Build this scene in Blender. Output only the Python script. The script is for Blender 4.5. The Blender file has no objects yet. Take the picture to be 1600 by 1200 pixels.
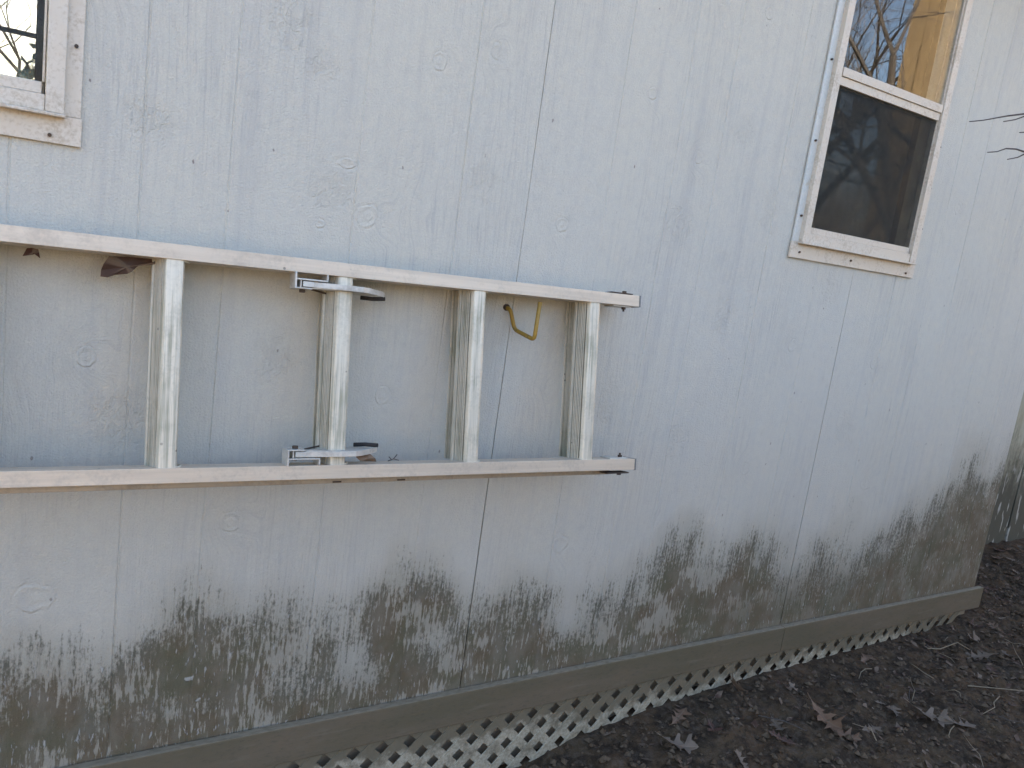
import bpy, bmesh, math, random
import numpy as np
from mathutils import Vector, Matrix

SC = bpy.context.scene
COL = SC.collection
RND = random.Random(7)
PI = math.pi
R = math.radians

# ------------------------------------------------------------------ camera
cam_d = bpy.data.cameras.new('camera')
cam = bpy.data.objects.new('camera', cam_d)
COL.objects.link(cam)
cam_d.sensor_width = 36.0
cam_d.lens = 1224.64 / 1600.0 * 36.0
cam_d.clip_start = 0.02
cam_d.clip_end = 2000.0
right = Vector((0.84901091, -0.51011177, 0.13771875))
down = Vector((0.03015259, -0.21344545, -0.97648956))
fwd = Vector((0.52751426, 0.83320287, -0.16583632))
M = Matrix((right, -down, -fwd)).transposed().to_4x4()
M.translation = Vector((-0.96408, -1.56739, 1.30))
cam.matrix_world = M
SC.camera = cam

# ------------------------------------------------------------------ sky, sun, exposure
SUN_EL, SUN_AZ = 21.0, -31.0          # behind the house: the wall in view is in open shade
world = bpy.data.worlds.new('World')
SC.world = world
world.use_nodes = True
wn = world.node_tree
for n in list(wn.nodes):
    wn.nodes.remove(n)
sky = wn.nodes.new('ShaderNodeTexSky')
sky.sky_type = 'NISHITA'
sky.sun_disc = False
sky.sun_elevation = R(SUN_EL)
sky.sun_rotation = R(SUN_AZ)
sky.air_density = 0.85
sky.dust_density = 3.5
sky.ozone_density = 1.0
bg = wn.nodes.new('ShaderNodeBackground')
bg.inputs['Strength'].default_value = 0.13
wo = wn.nodes.new('ShaderNodeOutputWorld')
wn.links.new(sky.outputs[0], bg.inputs[0])
wn.links.new(bg.outputs[0], wo.inputs[0])

sun_d = bpy.data.lights.new('sun', 'SUN')
sun_d.energy = 5.0
sun_d.angle = R(0.53)
sun_d.color = (1.0, 0.88, 0.72)
sun = bpy.data.objects.new('sun', sun_d)
COL.objects.link(sun)
sd = Vector((math.sin(R(SUN_AZ)) * math.cos(R(SUN_EL)), math.cos(R(SUN_AZ)) * math.cos(R(SUN_EL)), math.sin(R(SUN_EL))))
sun.rotation_euler = sd.to_track_quat('Z', 'Y').to_euler()
sun.location = sd * 30

SC.view_settings.view_transform = 'Standard'
SC.view_settings.look = 'None'
SC.view_settings.gamma = 1.0
SC.view_settings.use_curve_mapping = False
SC.view_settings.exposure = 2.78
SC.render.engine = 'CYCLES'
SC.cycles.max_bounces = 8
SC.cycles.transparent_max_bounces = 16

# ------------------------------------------------------------------ helpers
class NB:
    """small node builder"""
    def __init__(self, name):
        self.m = bpy.data.materials.new(name)
        self.m.use_nodes = True
        self.t = self.m.node_tree
        for n in list(self.t.nodes):
            self.t.nodes.remove(n)
        self.out = self.t.nodes.new('ShaderNodeOutputMaterial')
        self._pos = None
    def n(self, kind, **kw):
        nd = self.t.nodes.new(kind)
        for k, v in kw.items():
            setattr(nd, k, v)
        return nd
    def set(self, sock, v):
        if v is None:
            return
        if isinstance(v, bpy.types.NodeSocket):
            self.t.links.new(v, sock)
        else:
            if isinstance(v, (tuple, list)) and len(v) == 3 and sock.type == 'RGBA':
                v = (*v, 1)
            sock.default_value = v
    def pos(self):
        if self._pos is None:
            g = self.n('ShaderNodeNewGeometry')
            s = self.n('ShaderNodeSeparateXYZ')
            self.t.links.new(g.outputs['Position'], s.inputs[0])
            self._pos = s.outputs
        return self._pos
    def objpos(self):
        g = self.n('ShaderNodeTexCoord')
        s = self.n('ShaderNodeSeparateXYZ')
        self.t.links.new(g.outputs['Object'], s.inputs[0])
        return s.outputs
    def ma(self, op, a, b=None, c=None, clamp=False):
        nd = self.n('ShaderNodeMath', operation=op, use_clamp=clamp)
        self.set(nd.inputs[0], a)
        if b is not None: self.set(nd.inputs[1], b)
        if c is not None: self.set(nd.inputs[2], c)
        return nd.outputs[0]
    def vec(self, x, y, z):
        nd = self.n('ShaderNodeCombineXYZ')
        self.set(nd.inputs[0], x); self.set(nd.inputs[1], y); self.set(nd.inputs[2], z)
        return nd.outputs[0]
    def noise(self, v, scale=1.0, detail=2.0, rough=0.5, dist=0.0):
        nd = self.n('ShaderNodeTexNoise')
        self.set(nd.inputs['Vector'], v)
        nd.inputs['Scale'].default_value = scale
        nd.inputs['Detail'].default_value = detail
        nd.inputs['Roughness'].default_value = rough
        nd.inputs['Distortion'].default_value = dist
        return nd.outputs['Fac']
    def sm(self, v, a, b, lo=0.0, hi=1.0):
        nd = self.n('ShaderNodeMapRange', interpolation_type='SMOOTHSTEP')
        self.set(nd.inputs['Value'], v)
        self.set(nd.inputs['From Min'], a); self.set(nd.inputs['From Max'], b)
        self.set(nd.inputs['To Min'], lo); self.set(nd.inputs['To Max'], hi)
        return nd.outputs[0]
    def mix(self, f, a, b, blend='MIX'):
        nd = self.n('ShaderNodeMix', data_type='RGBA', blend_type=blend)
        self.set(nd.inputs[0], f); self.set(nd.inputs[6], a); self.set(nd.inputs[7], b)
        return nd.outputs[2]
    def bump(self, h, strength=0.5, dist=0.002, normal=None):
        nd = self.n('ShaderNodeBump')
        nd.inputs['Strength'].default_value = strength
        nd.inputs['Distance'].default_value = dist
        self.set(nd.inputs['Height'], h)
        if normal is not None: self.set(nd.inputs['Normal'], normal)
        return nd.outputs[0]
    def pbsdf(self, col, rough=0.6, metal=0.0, normal=None, spec=0.5):
        nd = self.n('ShaderNodeBsdfPrincipled')
        self.set(nd.inputs['Base Color'], col)
        self.set(nd.inputs['Roughness'], rough)
        self.set(nd.inputs['Metallic'], metal)
        self.set(nd.inputs['Specular IOR Level'], spec)
        if normal is not None: self.set(nd.inputs['Normal'], normal)
        self.t.links.new(nd.outputs[0], self.out.inputs[0])
        return nd

class MB:
    """collects shapes into one mesh"""
    def __init__(self):
        self.v = []; self.f = []
    def box(self, x0, x1, y0, y1, z0, z1):
        b = len(self.v)
        self.v += [(x0,y0,z0),(x1,y0,z0),(x1,y1,z0),(x0,y1,z0),(x0,y0,z1),(x1,y0,z1),(x1,y1,z1),(x0,y1,z1)]
        self.f += [tuple(b+i for i in q) for q in ((0,3,2,1),(4,5,6,7),(0,1,5,4),(1,2,6,5),(2,3,7,6),(3,0,4,7))]
        return self
    def poly_prism(self, pts, to3, depth_vec):
        """extrude polygon pts (2-D, ccw) mapped by to3 along depth_vec"""
        b = len(self.v); n = len(pts)
        P = [Vector(to3(*p)) for p in pts]; D = Vector(depth_vec)
        self.v += [tuple(p) for p in P] + [tuple(p + D) for p in P]
        self.f.append(tuple(b + i for i in reversed(range(n))))
        self.f.append(tuple(b + n + i for i in range(n)))
        for i in range(n):
            j = (i + 1) % n
            self.f.append((b+i, b+j, b+n+j, b+n+i))
        return self
    def tube(self, pts, rad, seg=8, cap=True):
        pts = [Vector(p) for p in pts]
        if not isinstance(rad, (list, tuple)): rad = [rad] * len(pts)
        b = len(self.v); n = len(pts)
        ref = None
        for i, p in enumerate(pts):
            d = (pts[min(i+1, n-1)] - pts[max(i-1, 0)]).normalized()
            if ref is None:
                ref = d.orthogonal().normalized()
            ref = (ref - d * ref.dot(d))
            ref = ref.normalized() if ref.length > 1e-5 else d.orthogonal().normalized()
            s = d.cross(ref)
            for k in range(seg):
                a = 2*PI*k/seg
                self.v.append(tuple(p + (ref*math.cos(a) + s*math.sin(a)) * rad[i]))
        for i in range(n-1):
            for k in range(seg):
                k2 = (k+1) % seg
                self.f.append((b+i*seg+k, b+i*seg+k2, b+(i+1)*seg+k2, b+(i+1)*seg+k))
        if cap:
            self.f.append(tuple(b+k for k in reversed(range(seg))))
            self.f.append(tuple(b+(n-1)*seg+k for k in range(seg)))
        return self
    def mesh(self, name, mat=None, smooth=False, bevel=0.0):
        me = bpy.data.meshes.new(name)
        me.from_pydata(self.v, [], self.f)
        if bevel > 0:
            bm = bmesh.new(); bm.from_mesh(me)
            es = [e for e in bm.edges if len(e.link_faces) == 2 and e.calc_face_angle(0) > 0.6]
            bmesh.ops.bevel(bm, geom=es, offset=bevel, segments=2, affect='EDGES', profile=0.6)
            bm.to_mesh(me); bm.free()
        if smooth:
            for p in me.polygons: p.use_smooth = True
        if mat: me.materials.append(mat)
        me.update()
        return me
    def build(self, name, mat, parent=None, smooth=False, bevel=0.0, **kw):
        return link(name, self.mesh(name, mat, smooth, bevel), parent, **kw)

def wloc(o):
    l = Vector((0,0,0))
    while o:
        l += o.location; o = o.parent
    return l

def link(name, me, parent=None, loc=None):
    """link a mesh whose vertices are in world space (loc None) or local to loc (world point)"""
    o = bpy.data.objects.new(name, me)
    COL.objects.link(o)
    base = Vector(loc) if loc is not None else Vector((0,0,0))
    if parent:
        o.parent = parent
        o.location = base - wloc(parent)
    else:
        o.location = base
    return o

def thing(name, label, cat, loc=(0,0,0), group=None):
    o = bpy.data.objects.new(name, None)
    o.empty_display_size = 0.1
    COL.objects.link(o)
    o.location = loc
    tag(o, label, cat, group)
    return o

def tag(o, label=None, cat=None, group=None, kind=None):
    if label: o['label'] = label
    if cat: o['category'] = cat
    if group: o['group'] = group
    if kind: o['kind'] = kind
    return o

_perm = np.random.RandomState(3).rand(256, 256)
def vnoise(x, y, octs=3, gain=0.5):
    """value noise on arrays, about -1..1"""
    x = np.asarray(x, float); y = np.asarray(y, float)
    tot = np.zeros(np.broadcast(x, y).shape); amp = 1.0; norm = 0.0
    for o in range(octs):
        xi = np.floor(x).astype(int); yi = np.floor(y).astype(int)
        fx = x - xi; fy = y - yi
        fx = fx*fx*(3-2*fx); fy = fy*fy*(3-2*fy)
        p = lambda a, b: _perm[(a + 17*o) & 255, (b + 31*o) & 255]
        v = (p(xi,yi)*(1-fx)+p(xi+1,yi)*fx)*(1-fy) + (p(xi,yi+1)*(1-fx)+p(xi+1,yi+1)*fx)*fy
        tot = tot + amp*(v*2-1); norm += amp
        amp *= gain; x = x*2.03+5.1; y = y*2.03+9.7
    return tot / norm

# ------------------------------------------------------------------ materials
def mat_siding():
    b = NB('weathered_white_siding')
    x, y, z = b.pos()
    warp = b.noise(b.vec(b.ma('MULTIPLY', x, 3.0), 0.0, b.ma('MULTIPLY', z, 1.1)), 1.0, 3.0)
    xw = b.ma('ADD', x, b.ma('MULTIPLY', b.ma('SUBTRACT', warp, 0.5), 0.07))
    # knots pull the grain around them
    vor = b.n('ShaderNodeTexVoronoi', feature='F1')
    vor.inputs['Scale'].default_value = 1.0
    vor.inputs['Randomness'].default_value = 1.0
    wob = b.noise(b.vec(b.ma('MULTIPLY', x, 16.0), 0.0, b.ma('MULTIPLY', z, 10.0)), 1.0, 2.0)
    wo_ = b.ma('MULTIPLY', b.ma('SUBTRACT', wob, 0.5), 0.35)
    b.set(vor.inputs['Vector'], b.vec(b.ma('ADD', b.ma('MULTIPLY', x, 5.2), wo_), 0.37, b.ma('ADD', b.ma('MULTIPLY', z, 3.6), wo_)))
    d = vor.outputs['Distance']
    rc = b.n('ShaderNodeSeparateColor'); b.t.links.new(vor.outputs['Color'], rc.inputs[0])
    has = b.sm(rc.outputs[0], 0.35, 0.45)
    kmask = b.ma('MULTIPLY', b.sm(d, 0.15, 0.05), b.ma('MULTIPLY', has, 0.35))
    rings = b.ma('SINE', b.ma('MULTIPLY', d, 110.0))
    kn = b.ma('MULTIPLY', rings, kmask)
    ka = b.n('ShaderNodeAttribute', attribute_name='knot').outputs['Fac']      # distance from the nearest big knot, in knot radii
    ra = b.n('ShaderNodeAttribute', attribute_name='torn').outputs['Fac']      # torn grain patches
    kd = b.ma('ADD', ka, b.ma('MULTIPLY', b.ma('SUBTRACT', wob, 0.5), 1.3))
    kn2 = b.ma('MULTIPLY', b.ma('SINE', b.ma('MULTIPLY', kd, 11.0)), b.sm(kd, 1.5, 0.6))
    rim = b.ma('MULTIPLY', b.sm(b.ma('ABSOLUTE', b.ma('SUBTRACT', kd, 0.85)), 0.13, 0.02), b.sm(b.noise(b.vec(x, y, z), 42.0, 2.0), 0.38, 0.62, 0.0, 0.38))
    pull = b.ma('ADD', b.ma('MULTIPLY', b.ma('MULTIPLY', b.sm(d, 0.35, 0.0), has), 0.03), b.ma('MULTIPLY', b.sm(kd, 3.2, 0.6), 0.05))
    xk = b.ma('ADD', xw, pull)
    g1 = b.noise(b.vec(b.ma('MULTIPLY', xk, 130.0), 0.0, b.ma('MULTIPLY', z, 4.0)), 1.0, 3.0, 0.6)
    g2 = b.noise(b.vec(b.ma('MULTIPLY', xk, 420.0), 0.0, b.ma('MULTIPLY', z, 16.0)), 1.0, 2.0, 0.6)
    area = b.noise(b.vec(b.ma('MULTIPLY', x, 3.3), 7.0, b.ma('MULTIPLY', z, 1.4)), 1.0, 2.0)
    gm = b.sm(area, 0.38, 0.62, 0.25, 1.0)
    tex = b.noise(b.vec(x, y, z), 260.0, 3.0, 0.6)
    mid = b.noise(b.vec(b.ma('MULTIPLY', x, 24.0), 6.0, b.ma('MULTIPLY', z, 30.0)), 1.0, 4.0, 0.65)
    rough_area = b.noise(b.vec(b.ma('MULTIPLY', x, 3.1), 3.0, b.ma('MULTIPLY', z, 2.2)), 1.0, 3.0)
    rm = b.ma('MAXIMUM', b.ma('MULTIPLY', b.sm(rough_area, 0.62, 0.72), 0.5), b.sm(b.ma('ADD', ra, b.ma('MULTIPLY', b.ma('SUBTRACT', mid, 0.5), 1.7)), 0.35, 0.95))
    chips = b.noise(b.vec(b.ma('MULTIPLY', x, 75.0), 1.0, b.ma('MULTIPLY', z, 52.0)), 1.0, 4.0, 0.65, 1.2)
    ch = b.ma('MULTIPLY', b.sm(chips, 0.42, 0.6), rm)
    h = b.ma('ADD', b.ma('MULTIPLY', b.ma('ADD', b.ma('MULTIPLY', g1, 0.7), b.ma('MULTIPLY', g2, 0.35)), gm),
             b.ma('ADD', b.ma('ADD', b.ma('MULTIPLY', kn, 0.35), b.ma('SUBTRACT', b.ma('MULTIPLY', kn2, 0.15), rim)), b.ma('ADD', b.ma('MULTIPLY', tex, 0.75), b.ma('MULTIPLY', ch, -0.32))))
    # paint colour
    big = b.noise(b.vec(b.ma('MULTIPLY', x, 2.2), 0.0, b.ma('MULTIPLY', z, 1.3)), 1.0, 3.0)
    streak = b.noise(b.vec(b.ma('MULTIPLY', x, 26.0), 2.0, b.ma('MULTIPLY', z, 1.1)), 1.0, 3.0)
    paint = b.mix(b.sm(big, 0.3, 0.7), (0.616, 0.608, 0.54), (0.648, 0.630, 0.54))
    paint = b.mix(b.ma('MULTIPLY', b.sm(streak, 0.5, 0.75), 0.35), paint, (0.44, 0.445, 0.44))
    paint = b.mix(b.ma('MULTIPLY', b.sm(g1, 0.52, 0.30), b.ma('MULTIPLY', gm, 0.22)), paint, (0.36, 0.37, 0.38))
    paint = b.mix(b.ma('MULTIPLY', b.sm(kmask, 0.1, 1.0), 0.05), paint, (0.42, 0.42, 0.42))
    mott = b.noise(b.vec(x, y, z), 38.0, 4.0, 0.7)
    paint = b.mix(b.sm(mott, 0.3, 0.75, 0.0, 0.22), paint, (0.43, 0.44, 0.45))
    paint = b.mix(b.ma('MULTIPLY', b.ma('MAXIMUM', b.ma('MULTIPLY', rim, 0.12), b.ma('MULTIPLY', ch, 0.0)), 0.8), paint, (0.30, 0.29, 0.28))  # knot rims darkened in colour to deepen the relief's weak shading
    fineg = b.noise(b.vec(b.ma('MULTIPLY', xk, 210.0), 5.0, b.ma('MULTIPLY', z, 7.0)), 1.0, 2.0, 0.6)
    paint = b.mix(b.ma('MULTIPLY', b.sm(fineg, 0.52, 0.70), b.ma('MULTIPLY', gm, 0.36)), paint, (0.36, 0.36, 0.36))
    grit = b.noise(b.vec(x, y, z), 300.0, 3.0, 0.75)
    paint = b.mix(b.sm(grit, 0.36, 0.66, 0.28, 0.0), paint, (0.40, 0.40, 0.38))
    bl = b.noise(b.vec(b.ma('MULTIPLY', x, 60.0), 3.0, b.ma('MULTIPLY', z, 34.0)), 1.0, 4.0, 0.7)
    paint = b.mix(b.sm(bl, 0.52, 0.72, 0.0, 0.22), paint, (0.38, 0.38, 0.36))
    # specks of mildew
    sp = b.n('ShaderNodeTexVoronoi', feature='F1'); sp.inputs['Scale'].default_value = 30.0
    jit = b.noise(b.vec(x, 0.0, z), 170.0, 2.0, 0.6)
    jo = b.ma('MULTIPLY', b.ma('SUBTRACT', jit, 0.5), 0.004)
    b.set(sp.inputs['Vector'], b.vec(b.ma('ADD', x, jo), 0.0, b.ma('ADD', b.ma('MULTIPLY', z, 0.6), jo)))
    sc = b.n('ShaderNodeSeparateColor'); b.t.links.new(sp.outputs['Color'], sc.inputs[0])
    spk = b.ma('MULTIPLY', b.sm(b.ma('SUBTRACT', sp.outputs['Distance'], b.ma('MULTIPLY', sc.outputs[2], 0.065)), 0.035, -0.01), b.sm(sc.outputs[1], 0.93, 1.0))
    paint = b.mix(b.ma('MULTIPLY', spk, 0.65), paint, (0.10, 0.065, 0.06))
    # grime and algae along the base
    at = b.n('ShaderNodeAttribute', attribute_name='grime')
    g = at.outputs['Fac']
    s1 = b.noise(b.vec(b.ma('MULTIPLY', x, 170.0), 0.0, b.ma('MULTIPLY', z, 95.0)), 1.0, 3.0, 0.65)
    s2 = b.noise(b.vec(b.ma('MULTIPLY', x, 150.0), 4.0, b.ma('MULTIPLY', z, 9.0)), 1.0, 3.0, 0.6)
    s3 = b.noise(b.vec(b.ma('MULTIPLY', x, 18.0), 9.0, b.ma('MULTIPLY', z, 9.0)), 1.0, 4.0, 0.6)
    gg = b.ma('ADD', g, b.ma('ADD', b.ma('MULTIPLY', b.ma('SUBTRACT', s1, 0.5), 2.3),
              b.ma('ADD', b.ma('MULTIPLY', b.ma('SUBTRACT', s2, 0.5), 2.3), b.ma('MULTIPLY', b.ma('SUBTRACT', s3, 0.5), 1.9))))
    gmask = b.sm(gg, -0.05, 0.95)
    body = b.sm(g, 0.1, 1.2)
    hue = b.noise(b.vec(b.ma('MULTIPLY', x, 7.0), 5.0, b.ma('MULTIPLY', z, 7.0)), 1.0, 4.0, 0.65)
    brown = b.mix(b.sm(hue, 0.36, 0.62), (0.098, 0.090, 0.048), (0.116, 0.082, 0.043))
    brown = b.mix(b.sm(s3, 0.42, 0.68, 0.0, 0.75), brown, (0.185, 0.16, 0.12))
    dirt = b.mix(body, (0.082, 0.080, 0.056), brown)
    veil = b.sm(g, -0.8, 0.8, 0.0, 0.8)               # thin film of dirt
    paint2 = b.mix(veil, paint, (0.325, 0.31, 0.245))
    dust_light_fade = b.ma('ADD', z, b.ma('MULTIPLY', b.ma('SUBTRACT', streak, 0.5), 0.5))      # dust film that also paints in the warmer, dimmer light low down
    paint2 = b.mix(b.sm(dust_light_fade, 1.25, 0.35, 0.0, 0.28), paint2, (0.46, 0.40, 0.32))
    zone = b.noise(b.vec(b.ma('MULTIPLY', x, 7.0), 11.0, b.ma('MULTIPLY', z, 9.0)), 1.0, 3.0, 0.6)
    pl = b.noise(b.vec(b.ma('MULTIPLY', x, 125.0), 12.0, b.ma('MULTIPLY', z, 17.0)), 1.0, 4.0, 0.7)
    peel = b.ma('MULTIPLY', b.sm(b.ma('ADD', pl, b.ma('MULTIPLY', b.ma('SUBTRACT', zone, 0.5), 1.1)), 0.53, 0.63), 0.75)
    gmask = b.ma('MULTIPLY', gmask, b.ma('SUBTRACT', 1.0, b.ma('MULTIPLY', peel, b.sm(x, 1.9, 1.1, 0.35, 1.0))))
    solid = b.ma('MULTIPLY', b.sm(z, 0.46, 0.24), b.sm(x, 0.45, 1.1, 0.25, 0.85))     # near-solid film just above the base board
    gmask = b.ma('MAXIMUM', gmask, b.ma('MULTIPLY', solid, b.sm(s3, 0.2, 0.6, 0.75, 1.0)))
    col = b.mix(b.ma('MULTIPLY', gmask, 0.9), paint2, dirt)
    # flecks where the paint shows through again
    pf = b.noise(b.vec(b.ma('MULTIPLY', xk, 120.0), 8.0, b.ma('MULTIPLY', z, 30.0)), 1.0, 3.0, 0.6)
    pk = b.ma('MULTIPLY', b.sm(pf, 0.61, 0.68), b.sm(g, 0.0, 0.4))
    col = b.mix(b.ma('MULTIPLY', pk, 0.75), col, (0.47, 0.46, 0.43))
    h = b.ma('ADD', h, b.ma('MULTIPLY', pk, 0.5))
    # dirt in the grooves (they collect it), palest where paint pooled
    nrm = b.bump(h, 1.0, 0.0032)
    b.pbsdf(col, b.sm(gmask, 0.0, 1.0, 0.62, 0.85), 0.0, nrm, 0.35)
    return b.m

def mat_simple(name, c1, c2, rough=0.7, metal=0.0, scale=12.0, stretch=(1,1,1), bump=0.3, bdist=0.002, fine=180.0, spec=0.4, c3=None, t3=(0.6,0.7), local=False):
    b = NB(name)
    x, y, z = b.objpos() if local else b.pos()
    v = b.vec(b.ma('MULTIPLY', x, stretch[0]), b.ma('MULTIPLY', y, stretch[1]), b.ma('MULTIPLY', z, stretch[2]))
    n1 = b.noise(v, scale, 4.0, 0.6)
    n2 = b.noise(v, fine, 3.0, 0.6)
    col = b.mix(b.sm(n1, 0.3, 0.7), c1, c2)
    col = b.mix(b.sm(n2, 0.35, 0.75, 0.0, 0.3), col, tuple(0.6*a for a in c1))
    if c3:
        n3 = b.noise(v, scale*2.7, 5.0, 0.65)
        col = b.mix(b.sm(n3, t3[0], t3[1]), col, c3)
    nrm = b.bump(b.ma('ADD', n2, b.ma('MULTIPLY', n1, 0.5)), bump, bdist)
    b.pbsdf(col, rough, metal, nrm, spec)
    return b.m

def mat_trim():
    b = NB('mud_stained_trim_paint')
    x, y, z = b.pos()
    v = b.vec(b.ma('MULTIPLY', x, 0.35), y, z)
    n1 = b.noise(b.vec(b.ma('MULTIPLY', x, 2.0), y, b.ma('MULTIPLY', z, 9.0)), 1.0, 4.0, 0.6)
    n2 = b.noise(v, 190.0, 3.0, 0.65)
    n3 = b.noise(b.vec(b.ma('MULTIPLY', x, 7.0), y, b.ma('MULTIPLY', z, 60.0)), 1.0, 4.0, 0.6)
    col = b.mix(b.sm(n1, 0.35, 0.65), (0.135, 0.115, 0.074), (0.165, 0.132, 0.090))
    col = b.mix(b.sm(n2, 0.5, 0.75, 0.0, 0.35), col, (0.07, 0.066, 0.05))
    col = b.mix(b.sm(n3, 0.55, 0.75, 0.0, 0.5), col, (0.20, 0.175, 0.13))
    # pale silt on the top edge, dark scum along its back
    geo = b.n('ShaderNodeNewGeometry')
    sep = b.n('ShaderNodeSeparateXYZ'); b.t.links.new(geo.outputs['True Normal'], sep.inputs[0])
    top = b.sm(sep.outputs[2], 0.5, 0.9)
    tn = b.noise(b.vec(b.ma('MULTIPLY', x, 40.0), b.ma('MULTIPLY', y, 120.0), 0.0), 1.0, 4.0, 0.6)
    col = b.mix(b.ma('MULTIPLY', top, b.sm(tn, 0.3, 0.6, 0.3, 1.0)), col, (0.25, 0.215, 0.155))
    b.pbsdf(col, 0.85, 0.0, b.bump(b.ma('ADD', n2, b.ma('MULTIPLY', n3, 0.6)), 0.35, 0.002), 0.25)
    return b.m

def mat_lattice():
    b = NB('flaking_white_lattice')
    x, y, z = b.pos()
    n1 = b.noise(b.vec(x, y, z), 26.0, 5.0, 0.7)
    n2 = b.noise(b.vec(x, y, z), 150.0, 4.0, 0.7)
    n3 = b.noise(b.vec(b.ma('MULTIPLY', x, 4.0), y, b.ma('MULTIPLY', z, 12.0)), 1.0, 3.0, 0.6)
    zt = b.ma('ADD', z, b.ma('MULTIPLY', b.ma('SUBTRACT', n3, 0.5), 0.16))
    up = b.sm(zt, 0.02, 0.12)                 # browner towards the top of the lattice
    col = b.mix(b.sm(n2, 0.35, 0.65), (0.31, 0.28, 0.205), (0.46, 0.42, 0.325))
    dirt_tone = b.ma('ADD', b.ma('MULTIPLY', up, 0.55), b.ma('SUBTRACT', n1, 0.5))
    col = b.mix(b.sm(dirt_tone, -0.05, 0.25, 0.0, 0.9), col, (0.155, 0.132, 0.088))
    col = b.mix(b.sm(n2, 0.62, 0.75, 0.0, 0.6), col, (0.09, 0.085, 0.06))
    b.pbsdf(col, 0.8, 0.0, b.bump(b.ma('ADD', n1, n2), 0.4, 0.0015), 0.3)
    return b.m

def mat_alu(name, base=(0.70, 0.685, 0.66), rough=0.42, grime=0.5, along='x', green=False):
    b = NB(name)
    x, y, z = b.objpos()
    if along == 'x':
        v = b.vec(b.ma('MULTIPLY', x, 2.0), b.ma('MULTIPLY', y, 60.0), b.ma('MULTIPLY', z, 60.0))
    else:
        v = b.vec(b.ma('MULTIPLY', x, 190.0), b.ma('MULTIPLY', y, 190.0), b.ma('MULTIPLY', z, 5.0))
    n1 = b.noise(v, 1.0, 4.0, 0.65)
    geo = b.pos()
    w = b.vec(geo[0], geo[1], geo[2])
    n2 = b.noise(w, 17.0, 4.0, 0.65)
    n3 = b.noise(w, 160.0, 4.0, 0.65)
    n4 = b.noise(w, 7.0, 3.0, 0.6)
    col = b.mix(b.sm(n1, 0.3, 0.7), base, tuple(0.82*a for a in base))
    g = b.ma('MULTIPLY', b.sm(b.ma('ADD', b.ma('MULTIPLY', n2, 0.6), b.ma('MULTIPLY', n3, 0.4)), 0.46, 0.66), grime)
    gc = (0.20, 0.205, 0.145) if green else (0.27, 0.235, 0.19)
    col = b.mix(g, col, gc)
    if green:
        gg = b.ma('MULTIPLY', b.sm(b.ma('ADD', b.ma('MULTIPLY', n1, 0.55), b.ma('MULTIPLY', n4, 0.5)), 0.52, 0.68), 0.6)
        col = b.mix(gg, col, (0.21, 0.22, 0.13))
        g = b.ma('MAXIMUM', g, gg)
    if green:
        mk = b.n('ShaderNodeAttribute', attribute_name='muck').outputs['Fac']
        col = b.mix(b.ma('MULTIPLY', b.sm(mk, 0.25, 0.85), b.sm(n4, 0.25, 0.65, 0.45, 0.95)), col, (0.16, 0.155, 0.09))
        g = b.ma('MAXIMUM', g, mk)
    # nicks
    vo = b.n('ShaderNodeTexVoronoi', feature='F1'); vo.inputs['Scale'].default_value = 42.0
    b.set(vo.inputs['Vector'], w)
    sc = b.n('ShaderNodeSeparateColor'); b.t.links.new(vo.outputs['Color'], sc.inputs[0])
    spk = b.ma('MULTIPLY', b.sm(vo.outputs['Distance'], 0.14, 0.07), b.sm(sc.outputs[1], 0.88, 0.93))
    col = b.mix(b.ma('MULTIPLY', spk, 0.7), col, (0.10, 0.09, 0.075))
    met = b.ma('MULTIPLY', 0.35, b.ma('SUBTRACT', 1.0, b.ma('MINIMUM', g, 1.0)))
    ro = b.ma('ADD', rough, b.ma('MULTIPLY', g, 0.35))
    b.pbsdf(col, ro, met, b.bump(b.ma('ADD', n1, b.ma('MULTIPLY', n3, 0.5)), 0.12, 0.001), 0.5)
    return b.m

def mat_frame():
    b = NB('almond_window_frame')
    x, y, z = b.pos()
    n1 = b.noise(b.vec(x, y, z), 14.0, 4.0, 0.65)
    n2 = b.noise(b.vec(x, y, z), 150.0, 4.0, 0.7)
    col = b.mix(b.sm(n1, 0.35, 0.65), (0.62, 0.56, 0.465), (0.65, 0.605, 0.53))
    col = b.mix(b.sm(b.ma('ADD', b.ma('MULTIPLY', n1, 0.5), b.ma('MULTIPLY', n2, 0.5)), 0.47, 0.64, 0.0, 0.65), col, (0.38, 0.31, 0.21))
    b.pbsdf(col, 0.38, 0.0, b.bump(n2, 0.08, 0.001), 0.5)
    return b.m

def mat_glass():
    b = NB('window_glass')
    lw = b.n('ShaderNodeLayerWeight'); lw.inputs['Blend'].default_value = 0.5
    f = b.ma('ADD', b.ma('MULTIPLY', b.ma('POWER', lw.outputs['Facing'], 5.0), 0.93), 0.07)
    tr = b.n('ShaderNodeBsdfTransparent'); tr.inputs[0].default_value = (0.93, 0.95, 0.94, 1)
    x, y, z = b.pos()
    wav = b.noise(b.vec(x, y, z), 5.0, 1.0)
    gl = b.n('ShaderNodeBsdfAnisotropic' if False else 'ShaderNodeBsdfGlossy')
    gl.inputs['Roughness'].default_value = 0.0
    b.set(gl.inputs['Normal'], b.bump(wav, 0.03, 0.004))
    mx = b.n('ShaderNodeMixShader')
    b.set(mx.inputs[0], f)
    b.t.links.new(tr.outputs[0], mx.inputs[1]); b.t.links.new(gl.outputs[0], mx.inputs[2])
    b.t.links.new(mx.outputs[0], b.out.inputs[0])
    return b.m

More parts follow.
